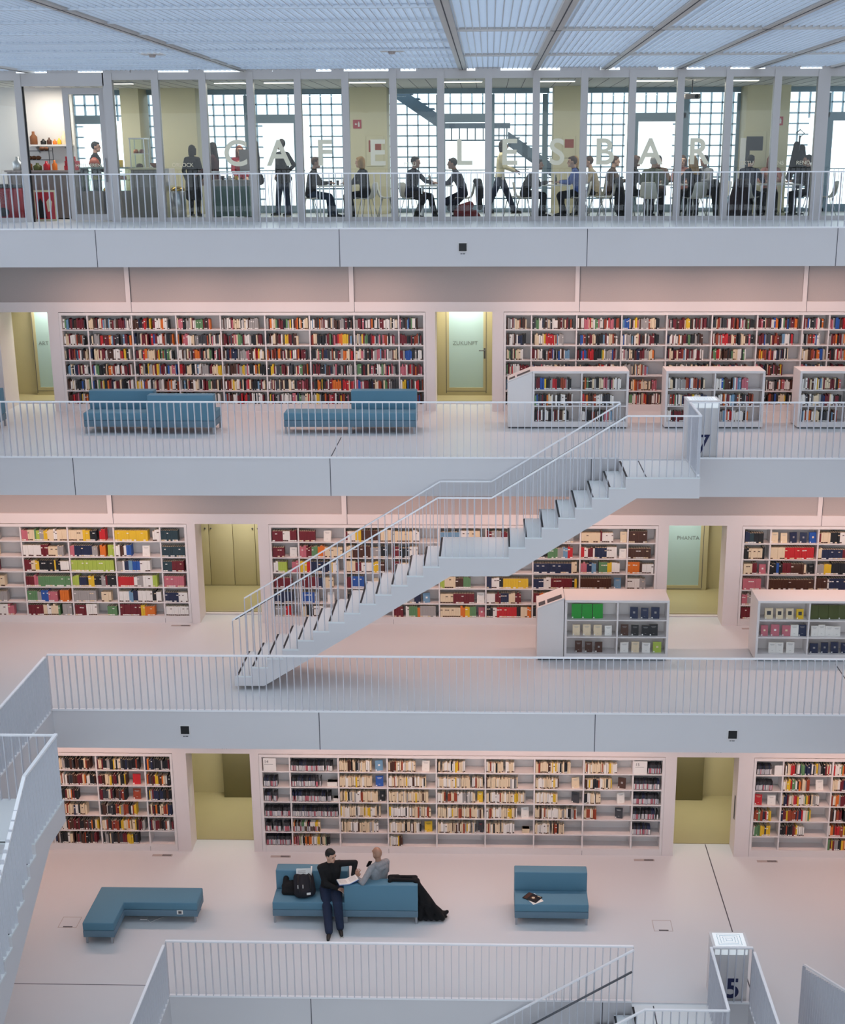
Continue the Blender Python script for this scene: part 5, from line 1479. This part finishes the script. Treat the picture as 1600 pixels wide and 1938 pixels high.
# kitchen wall with shelves
b = MB(); b.box(-12, 18.35, B8, -9.42, 18.45, ZT); struct(b.build('wall_kitchen', 'white_paint'))
t = thing('wall_shelf', 'white wall shelf with jars above the service counter', 'shelf', (-9.95, 18.2, 13.6)); b = MB(); b.box(-10.5, 18.0, 13.56, -9.45, 18.35, 13.6); b.build('board', 'white_paint', t, world=True)
b = MB()
for x in (-10.3, -9.6): b.prism([(18.05, 13.56), (18.35, 13.56), (18.35, 13.4)], 'x', x, x + .02)
b.build('bracket', 'steel', t, world=True)
jars = [(-10.35, 'crate_wood', .3, .09, 'large brown jar at the left of the wall shelf'), (-10.12, 'black', .13, .07, 'squat black jar on the wall shelf'), (-9.98, 'book_k', .16, .06, 'brown jar next to the squat black jar'), (-9.85, 'book_o', .12, .05, 'small orange jar on the wall shelf'),
        (-9.74, 'book_y', .15, .05, 'yellow jar on the wall shelf'), (-9.62, 'book_c', .3, .07, 'tall cream canister on the wall shelf'), (-9.51, 'book_y', .22, .05, 'yellow canister at the right end of the wall shelf')]
for x, m, h, r, lab in jars: bottle(x, 18.17, 13.6, m, h, r, lab, 'jar', 'jar')
goods = [(-10.4, 17.1, 'steel', .3, .12, 'steel coffee urn at the left of the service counter'), (-10.15, 17.05, 'crate_wood', .22, .1, 'brown jar on the service counter'), (-9.93, 17.05, 'book_O', .16, .1, 'olive bowl on the service counter'),
         (-9.7, 17.0, 'red_gloss', .2, .08, 'red tin on the service counter'), (-9.52, 17.02, 'book_o', .22, .06, 'orange bottle on the service counter')]
for x, y, m, h, r, lab in goods: bottle(x, y, B8 + 1.09, m, h, r, lab, 'jar', 'jar')
t = thing('tiered_stand', 'dark tiered stand with brown bread on the service counter', 'stand', (-9.95, 17.25, B8 + 1.09))
b = MB()
for z in (.22, .42): b.box(-.3, -.15, z, .3, .15, z + .015)
for x in (-.29, .29):
    for y in (-.14, .13): b.box(x - .008, y, 0, x + .008, y + .01, .5)
b.build('rack', 'grey_dark', t)
for k in range(5):
    q = MB(); q.ell((0, 0, .04), (.07, .05, .045)); o = q.build('bread_roll', 'crate_wood'); o.location = (-10.15 + k * .1, 17.22, B8 + 1.09 + (.235 if k < 3 else .435)); tag(o, 'brown bread roll on the dark tiered stand, %s from the left' % ORD[k], 'bread', 'bread rolls on the tiered stand')
n = 0
for row, cnt in enumerate((3, 3, 2)):
    for c in range(cnt):
        q = MB(); q.box(-.05, -.05, 0, .05, .05, .1); o = q.build('gift_box', 'red_gloss', bevel=.006); o.location = (-9.25 + c * .115 + row * .02, 17.05, B8 + 1.09 + row * .101)
        tag(o, 'red box stacked at the end of the service counter, %s row up, %s along' % (ORD[row], ORD[c]), 'box', 'red boxes on the service counter'); n += 1
q = MB(); q.box(-.12, -.1, 0, .12, .1, .16); 
for k in range(3): q.box(-.1 + k * .07, -.101, .03, -.05 + k * .07, -.1, .13, 1)
o = q.build('snack_box', ['book_y', 'book_k'], bevel=.006); o.location = (-8.1, 17.1, B8 + 1.15); tag(o, 'yellow snack box on top of the display case', 'box')
q = MB(); q.lathe([(.09, 0), (.13, .08), (.1, .16), (.03, .22), (0, .22)], n=14); o = q.build('pumpkin_basket', 'book_z'); o.location = (-8.62, 17.1, B8 + 1.15); tag(o, 'rust orange basket on top of the display case', 'basket')
for x, m, lab in ((-8.6, 'book_y', 'yellow cake inside the food display case'), (-8.3, 'book_c', 'cream cake inside the food display case'), (-8.0, 'book_o', 'orange cake inside the food display case')):
    q = MB(); q.lathe([(.1, 0), (.11, .04), (.08, .09), (0, .1)], n=14); o = q.build('cake', m); o.location = (x, 17.1, B8 + .872); tag(o, lab, 'cake')
# freezer and poster stand
t = thing('ice_cream_freezer', 'red ice cream chest freezer at the far left of the cafe', 'freezer', (-10.3, 16.05, B8))
b = MB(); b.box(-11.3, 15.85, B8 + .05, -9.98, 16.4, B8 + .72); b.build('body', 'red_gloss', t, world=True, bevel=.05)
b = MB(); b.box(-11.3, 15.85, B8 + .73, -9.98, 16.4, B8 + .8); b.build('lid', 'grey_dark', t, world=True, bevel=.01)
b = MB()
for r in (.13, .085, .04):
    for k in range(20):
        a0, a1 = 2 * PI * k / 20, 2 * PI * (k + 1) / 20
        b.tube([(-10.43 + r * 1.3 * math.cos(a0), 15.845, B8 + .5 + r * math.sin(a0)), (-10.43 + r * 1.3 * math.cos(a1), 15.845, B8 + .5 + r * math.sin(a1))], .008, 5)
b.build('swirl_emblem', 'book_p', t, world=True)
b = MB(); b.ell((-10.38, 15.85, B8 + .2), (.14, .02, .1)); b.build('ice_cream_picture', 'book_d', t, world=True)
t = thing('advertising_board', 'red advertising board standing by the cafe door', 'advertising board', (-9.45, 15.95, B8))
b = MB(); b.box(-.22, -.02, .03, .22, .02, .66); b.build('panel', 'red_gloss', t)
b = MB(); b.box(-.235, -.025, .63, .235, .025, .67); b.box(-.235, -.025, .0, .235, .025, .04); b.box(-.235, -.025, .04, -.215, .025, .63); b.box(.215, -.025, .04, .235, .025, .63); b.build('frame', 'cream_wall', t)
b = MB(); b.prism([(-.15, .06), (.02, .06), (-.02, .35), (-.1, .5), (-.16, .4)], 'y', -.024, -.019, 0); b.build('dark_picture', 'black', t)
b = MB(); b.prism([(.05, .2), (.13, .22), (.16, .42), (.1, .5), (.03, .42)], 'y', -.024, -.019, 0); b.build('pale_picture', 'book_c', t)
t = thing('advertising_board', 'narrow red board with pale script beside the freezer', 'advertising board', (-9.82, 15.9, B8)); b = MB(); b.box(-.12, -.02, .05, .12, .02, .72); b.build('panel', 'red_gloss', t, bevel=.01)
b = MB(); b.tube([(.02, -.022, .2), (.06, -.022, .28), (-.01, -.022, .33), (.05, -.022, .4), (0, -.022, .45), (.04, -.022, .5)], .01, 5); b.build('script_mark', 'book_c', t)
# green-grey island
t = thing('serving_island', 'green-grey serving island under the letter C', 'counter', (-5.35, 16.4, B8))
b = MB(); b.box(-5.76, 16.1, B8 + .08, -4.88, 16.8, B8 + .74); b.build('body', 'counter_green', t, world=True)
b = MB(); b.box(-5.78, 16.08, B8 + .74, -4.86, 16.82, B8 + .87); b.build('worktop', 'counter_grey', t, world=True)
for x in (-5.7, -4.94):
    b = MB(); b.box(x - .04, 16.2, B8, x + .04, 16.7, B8 + .08); b.build('foot', 'grey_dark', t, world=True)
t = thing('menu_board', 'grey menu board on thin posts above the serving island', 'menu board', (-4.95, 16.3, B8 + .87))
b = MB(); b.box(-.16, -.01, .18, .16, .01, .66); b.build('board', 'panel_grey', t)
b = MB(); b.box(-.8, -.015, .16, .25, .015, .19); b.box(-.05, -.01, 0, -.03, .01, .18); b.box(.1, -.01, 0, .12, .01, .18); b.build('stand', 'steel', t)
for k, (x, m, lab) in enumerate(((-5.5, 'book_d', 'dark cup on the serving island'), (-5.35, 'paper', 'white cup on the serving island'), (-5.2, 'book_y', 'yellow cup on the serving island'))):
    q = MB(); q.lathe([(.03, 0), (.042, .09), (.038, .09), (.028, .01)], n=12); o = q.build('cup', m); o.location = (x, 16.3, B8 + .87); tag(o, lab, 'cup')
# signs, pictures, projector, coats
def fire_sign(x, y, z, lab):
    t = thing('fire_sign', lab, 'sign', (x, y, z)); b = MB(); b.box(-.1, -.012, -.1, .1, 0, .1); b.build('plate', 'red_gloss', t)
    b = MB(); b.box(.02, -.015, -.06, .06, -.012, .03); b.box(.03, -.015, .03, .05, -.012, .06); b.prism([(-.06, .0), (-.03, .03), (-.03, .01), (0, .01), (0, -.01), (-.03, -.01), (-.03, -.03)], 'y', -.015, -.012); b.build('symbol', 'paper', t)
fire_sign(-2.72, 18.995, 14.05, 'red fire extinguisher sign on the column near letter E'); fire_sign(7.4, 18.995, 14.08, 'red fire extinguisher sign on the rightmost column')
def picture(x, y, z, w, h, m, lab):
    t = thing('framed_picture', lab, 'picture', (x, y, z)); b = MB(); b.box(-w / 2, -.02, -h / 2, w / 2, 0, h / 2); b.build('frame', 'cream_wall', t, bevel=.004)
    b = MB(); b.box(-w * .36, -.024, -.02, w * .36, -.02, h * .36); b.build('print', m, t)
picture(-2.3, 18.99, 13.42, .42, .7, 'book_z', 'framed print behind the letter E'); picture(6.85, 18.99, 13.42, .55, .85, 'book_d', 'framed print on the rightmost column'); picture(2.4, 18.99, 13.5, .3, .5, 'book_z', 'small rusty print on the column behind the letter S')
t = thing('projector', 'projector hanging from the cafe ceiling above the letter R', 'projector', (4.95, 16.6, ZT)); b = MB(); b.tube([(0, 0, 0), (0, 0, -.28)], .012); b.build('pole', 'grey_dark', t)
b = MB(); b.box(-.17, -.13, -.4, .17, .13, -.3); b.build('body', 'panel_grey', t, bevel=.02); b = MB(); b.lathe([(.04, 0), (.045, .04), (.03, .05)], (0, 0, 0), 12); o = b.build('lens', 'black', t); o.rotation_euler = (PI / 2, 0, 0); o.location = (.08, -.12, -.35)
t = thing('banner_stand', 'white tube-like banner stand by the rightmost column', 'banner stand', (6.45, 18.3, B8)); b = MB(); b.box(-.06, -.02, .1, .06, .02, 1.75); b.build('banner', 'paper', t); b = MB(); b.box(-.1, -.1, 0, .1, .1, .1); b.build('base', 'steel', t); b = MB(); b.box(.07, -.02, .4, .16, .02, 1.7); b.build('printed_strip', 'book_d', t)
t = thing('coat_stand', 'coat stand hung with black coats near the right end of the cafe', 'coat stand', (7.72, 18.1, B8)); b = MB(); b.tube([(0, 0, 0), (0, 0, 1.8)], .02); b.tube([(-.2, 0, .02), (.2, 0, .02)], .02); b.tube([(0, -.2, .02), (0, .2, .02)], .02); b.build('pole', 'grey_dark', t)
b = MB(); b.tube([(.0, 0, 1.75), (.1, 0, 1.85), (.0, 0, 1.93), (-.09, 0, 1.85)], .014); b.build('hook', 'grey_dark', t)
def cloth_item(name, lab, cat, caps, m, loc, vox=.014):
    b = MB()
    for c in caps: cap(b, *c)
    o = blob(b, vox, name, m, None, 1); o.location = loc; return tag(o, lab, cat)
cloth_item('coat', 'black coats hanging from the coat stand', 'coat', [((-.06, 0, 1.6), (-.14, 0, 1.0), .07, .09), ((-.1, 0, 1.3), (-.2, -.03, .85), .06, .08), ((.08, .05, 1.52), (.16, .0, .75), .08, .1), ((0, -.08, 1.4), (.02, -.1, .7), .08, .11), ((.12, 0, 1.3), (.24, .02, .95), .06, .07)], 'cloth_black', (7.72, 18.1, B8))
cloth_item('jacket', 'dark jacket hung over the chair of the man beside the red bag', 'jacket', [((0, -.15, .82), (0, .15, .82), .06), ((.06, -.1, .78), (.1, -.12, .25), .07, .07), ((.08, .1, .8), (.1, .1, .5), .08, .1)], 'cloth_black', (.16, 16.7, B8))
cloth_item('coat', 'black coat hung over the chair right of the blue shirt', 'coat', [((0, -.16, .82), (0, .16, .82), .06), ((.06, -.1, .78), (.14, -.08, .12), .09, .13), ((.08, .1, .8), (.1, .1, .2), .1, .12)], 'cloth_black', (3.34, 16.75, B8))
cloth_item('coat', 'black coat hung over the chair of the long-haired blonde', 'coat', [((0, -.1, .8), (.1, .14, .8), .06), ((.04, -.05, .75), (.18, -.0, .08), .1, .14), ((.1, .1, .75), (.3, .1, .1), .08, .08)], 'cloth_black', (5.42, 16.15, B8))
mk('coat_maroon', '#2c1a1c', .9)
cloth_item('coat', 'dark maroon coat hung over the chair of the person in navy', 'coat', [((-.1, -.02, .8), (.14, -.02, .8), .06), ((-.06, -.06, .75), (-.16, -.1, .08), .12, .2), ((.06, -.06, .7), (.06, -.1, .1), .1, .14)], 'coat_maroon', (6.06, 16.2, B8))
cloth_item('shopping_bag', 'dark red bag on the floor under the man at the laptop table', 'bag', [((-.16, 0, .12), (.2, 0, .1), .12, .1), ((-.08, 0, .2), (.1, 0, .3), .13, .09), ((.2, 0, .1), (.28, 0, .06), .06)], 'cloth_wine_', (-.06, 16.45, B8))
t = thing('plant_pot', 'small potted plant under the rightmost table', 'potted plant', (7.0, 16.3, B8)); b = MB(); b.lathe([(.07, 0), (.09, .12), (.08, .12)], n=14); b.build('pot', 'cream_wall', t)
b = MB()
rp = random.Random(3)
for k in range(16):
    a = rp.uniform(0, 6.28); l = rp.uniform(.06, .13); b.prism([(0, .1), (.012, .12 + l * .5), (0, .12 + l), (-.012, .12 + l * .5)], 'y', -.002, .002); 
    m_ = Matrix.Rotation(a, 4, 'Z') @ Matrix.Translation((.0, 0, .0)) @ Matrix.Rotation(rp.uniform(-.6, .6), 4, 'X')
    b.v[-8:] = [tuple(m_ @ V(p)) for p in b.v[-8:]]
b.build('foliage', 'book_O', t)

# ------------------------------------------------------------------ cafe guests
SEAT = []
CHL = ['man in jeans at the leftmost table', 'blonde woman at the leftmost table', 'man facing the viewer beside the laptop', 'man bent over the laptop table', 'man leaning before the column', 'person in blue shirt',
       'blonde behind the blue shirt', 'person in beige jacket', 'person in brown jacket', 'brown-haired woman at the crowded table', 'white-haired person', 'dark-haired person at the far side of the crowded table',
       'woman with long blonde hair', 'brown-haired woman behind the blonde', 'dark-haired man right of the crowded table', 'person in navy jumper', 'red-haired woman', 'dark-haired man at the rightmost table']
def seated(label, x, y, face, lean=.15, hands=None, feet=None, **k):
    d = dict(pelvis=(.0, 0, .54), lean=lean, hands=hands or ((.42, .14, .79), (.42, -.14, .79)), feet=feet or ((.42, .12, .08), (.36, -.12, .08)), knee=(1, 0, .7), elbow=((-.4, .8, -.6), (-.4, -.8, -.6)))
    d.update(k)
    a = math.radians(face); chair(x - .03 * math.cos(a), y - .03 * math.sin(a), face, 'white shell chair under the ' + CHL[len(SEAT)]); SEAT.append(label)
    return person(label, (x, y, B8), face, **d)
def standing(label, x, y, face, **k): return person(label, (x, y, B8), face, **k)
standing('man in dark green-black shirt standing behind the display case, facing right', -8.86, 18.0, 5, top='black', legs_='black', hair=('short', 'black'), skin='shade', hands=((.25, .2, 1.05), (.3, -.15, 1.05)), s=.98)
standing('person in long black coat seen from behind beside the bin', -6.5, 17.75, 75, top='black', legs_='black', hair=('bob', 'dark'), coat=.42, fem=True, s=.93)
standing('woman in maroon half hidden by a post, reaching left', -5.9, 17.35, 175, top='maroon', legs_='darkjeans', hair=('long', 'dark'), fem=True, hands=((.35, .15, 1.05), (.3, -.15, .95)), coat=.12, s=.96, skin='shade')
standing('woman in red with long auburn hair behind the serving island', -5.3, 17.35, -70, top='red', legs_='black', hair=('long', 'red'), fem=True, hands=((.3, .12, 1.0), (.3, -.15, 1.0)), s=.92)
standing('long-haired figure in black behind the menu board', -4.98, 17.6, 190, top='black', legs_='black', hair=('long', 'black'), fem=True, coat=.1, s=.99, skin='shade')
standing('man in black jacket with hand on hip standing under the letter A', -4.35, 17.65, 150, top='black', legs_='darkjeans', hair=('short', 'dark'), skin='shade', hands=((.02, .22, .98), (.05, -.2, 1.0)), elbow=((-.7, .8, .1), (-.7, -.8, .1)), feet=((.12, .1, .08), (-.05, -.1, .08)), coat=.06)
seated('man in black jacket and blue jeans at the leftmost table', -3.6, 16.75, 0, .2, top='black', legs_='jeans', hair=('short', 'brown'), skin='shade', feet=((.55, .1, .08), (.45, -.1, .08)))
seated('blonde woman in black seen from behind at the leftmost table', -2.34, 16.68, 165, .14, top='black', legs_='black', hair=('bob', 'blonde'), fem=True)
seated('dark-haired man in black facing the viewer beside the laptop', -1.3, 16.68, -25, .16, top='navy', legs_='black', hair=('short', 'black'), skin='shade', hy=.1, hands=((.45, .2, .8), (.3, -.1, .62)), feet=((.5, .2, .08), (.25, -.22, .08)))
seated('man in navy bent forward over the laptop table, facing left', -.12, 16.68, 180, .38, top='navy', legs_='navy', hair=('short', 'dark'), skin='shade', hands=((.55, .12, .78), (.52, -.14, .78)), feet=((-.1, .1, .08), (.1, -.1, .08)))
standing('waitress in cream top striding right with a tray', .72, 17.25, 0, top='cream', legs_='darkjeans', hair=('bob', 'dark'), fem=True, hands=((.36, .12, 1.08), (.34, -.14, 1.06)), feet=((.36, .08, .08), (-.34, -.06, .14)), knee=(1, 0, .15), lean=.08, skin='shade', s=.97)
seated('man in black leaning forward over the table before the column', 1.28, 16.72, 0, .5, top='black', legs_='black', hair=('short', 'black'), skin='shade', hands=((.5, .12, .79), (.5, -.12, .79)))
seated('brown-haired person in blue shirt at the table before the column', 2.5, 16.75, 180, .22, top='blue', legs_='black', hair=('short', 'brown'), feet=((.35, .14, .08), (.3, -.14, .08)))
seated('blonde person in black sitting behind the blue shirt', 2.56, 17.35, 185, .2, top='black', legs_='black', hair=('bob', 'blonde'), fem=True)
seated('person in beige jacket half hidden by the post under the letter B', 2.96, 17.75, 180, .25, top='beige', legs_='black', hair=('short', 'brown'))
seated('person in brown jacket at the left of the crowded table', 3.3, 18.15, 5, .2, top='brown', legs_='black', hair=('short', 'brown'))
seated('brown-haired woman in black at the crowded table, facing right', 3.74, 17.25, 8, .12, top='black', legs_='black', hair=('bob', 'brown'), fem=True, skin='shade')
seated('white-haired person in grey-green jacket seen from behind', 4.08, 16.3, 68, .28, top='green', legs_='black', hair=('short', 'white'))
seated('dark-haired person at the far side of the crowded table', 4.42, 17.85, 262, .12, top='brown', legs_='black', hair=('short', 'dark'), skin='shade')
seated('woman in black with long blonde hair seen from behind', 5.05, 16.3, 118, .16, top='black', legs_='black', hair=('long', 'blonde'), fem=True)
seated('brown-haired woman leaning in behind the blonde', 4.98, 17.85, 262, .1, top='rose', legs_='black', hair=('bob', 'brown'), fem=True)
seated('dark-haired man at the right of the crowded table', 5.5, 17.45, 215, .14, top='grey', legs_='black', hair=('short', 'dark'), skin='shade')
seated('black-haired person in navy jumper seen from behind at the rightmost table', 6.26, 16.45, 55, .1, top='navy', legs_='black', hair=('short', 'black'))
seated('red-haired woman in rose top at the rightmost table', 7.0, 17.7, 262, .1, top='rose', legs_='black', hair=('long', 'red'), fem=True, skin='shade')
seated('dark-haired man in black at the right end of the rightmost table', 7.78, 17.0, 178, .12, top='black', legs_='black', hair=('short', 'dark'), skin='shade')
q = MB(); q.box(-.18, -.13, 0, .18, .13, .012); q.box(-.18, -.13, .012, -.172, .13, .025); q.box(.172, -.13, .012, .18, .13, .025); o = q.build('serving_tray', 'panel_grey'); o.location = (1.2, 17.25, B8 + 1.06); tag(o, 'flat tray carried by the waitress', 'tray')
# ------------------------------------------------------------------ light
w = bpy.data.worlds.new('world'); sc.world = w; w.use_nodes = True
bg = w.node_tree.nodes['Background']; bg.inputs['Color'].default_value = (.86, .93, 1.0, 1); bg.inputs['Strength'].default_value = 3.0
def area(name, loc, sx, sy, power, col, rot=(0, 0, 0), spread=None):
    l = bpy.data.lights.new(name, 'AREA'); l.shape = 'RECTANGLE'; l.size = sx; l.size_y = sy; l.energy = power; l.color = col
    if spread: l.spread = spread
    o = bpy.data.objects.new(name, l); COL.objects.link(o); o.location = loc; o.rotation_euler = rot; return o
def portal(name, loc, sx, sy, rot):
    o = area(name, loc, sx, sy, 1, (1, 1, 1), rot); o.data.cycles.is_portal = True
portal('sky_portal', (0, 1.3, 15.45), 34, 29.2, (0, 0, 0))
portal('facade_portal', (0, 22.3, 13.4), 26, 3.4, (-PI / 2, 0, 0))
WARM = (1.0, .63, .52)
for nm, cs, W, zt, H in (('7', C7, W7, Z8 - SLAB, H8), ('6', C6, W6, Z7 - SLAB, H7), ('5', C5, W5, Z6 - SLAB, H6)):
    for a, e in cs:
        a, e = max(a, -10.5), min(e, 10.5)
        n = max(2, round((e - a) / 1.9))
        for i in range(n):
            area('gallery_lamp', (a + (e - a) * (i + .5) / n, W - 1.15, zt - .03), 1.3, .12, 26, WARM, (.06, 0, 0), 2.75)
for (x0, x1), y, z in ((O7[0], 15.4, Z7), (O7[1], 15.4, Z7), (O6[0], 13.0, Z6), (O6[1], 13.0, Z6), (O5[0], 10.8, Z5), (O5[1], 10.8, Z5)):
    area('passage_lamp', ((x0 + x1) / 2, y + .25, z + 2.45), .9, .5, 44 if z == Z7 else 30, (1, .96, .88), (0, 0, 0), 2.2)
for x in (-8.5, -4.5, 0, 4.5):
    area('cafe_lamp', (x, 16.9, ZT - .05), 2.0, .2, 60, (1, .95, .86))
area('counter_lamp', (-9.9, 17.6, ZT - .06), .8, .2, 30, (1, .9, .75))
sc.cycles.max_bounces = 8; sc.cycles.diffuse_bounces = 5; sc.cycles.glossy_bounces = 3; sc.cycles.transparent_max_bounces = 16
sc.cycles.use_denoising = True
sc.cycles.caustics_reflective = False; sc.cycles.caustics_refractive = False
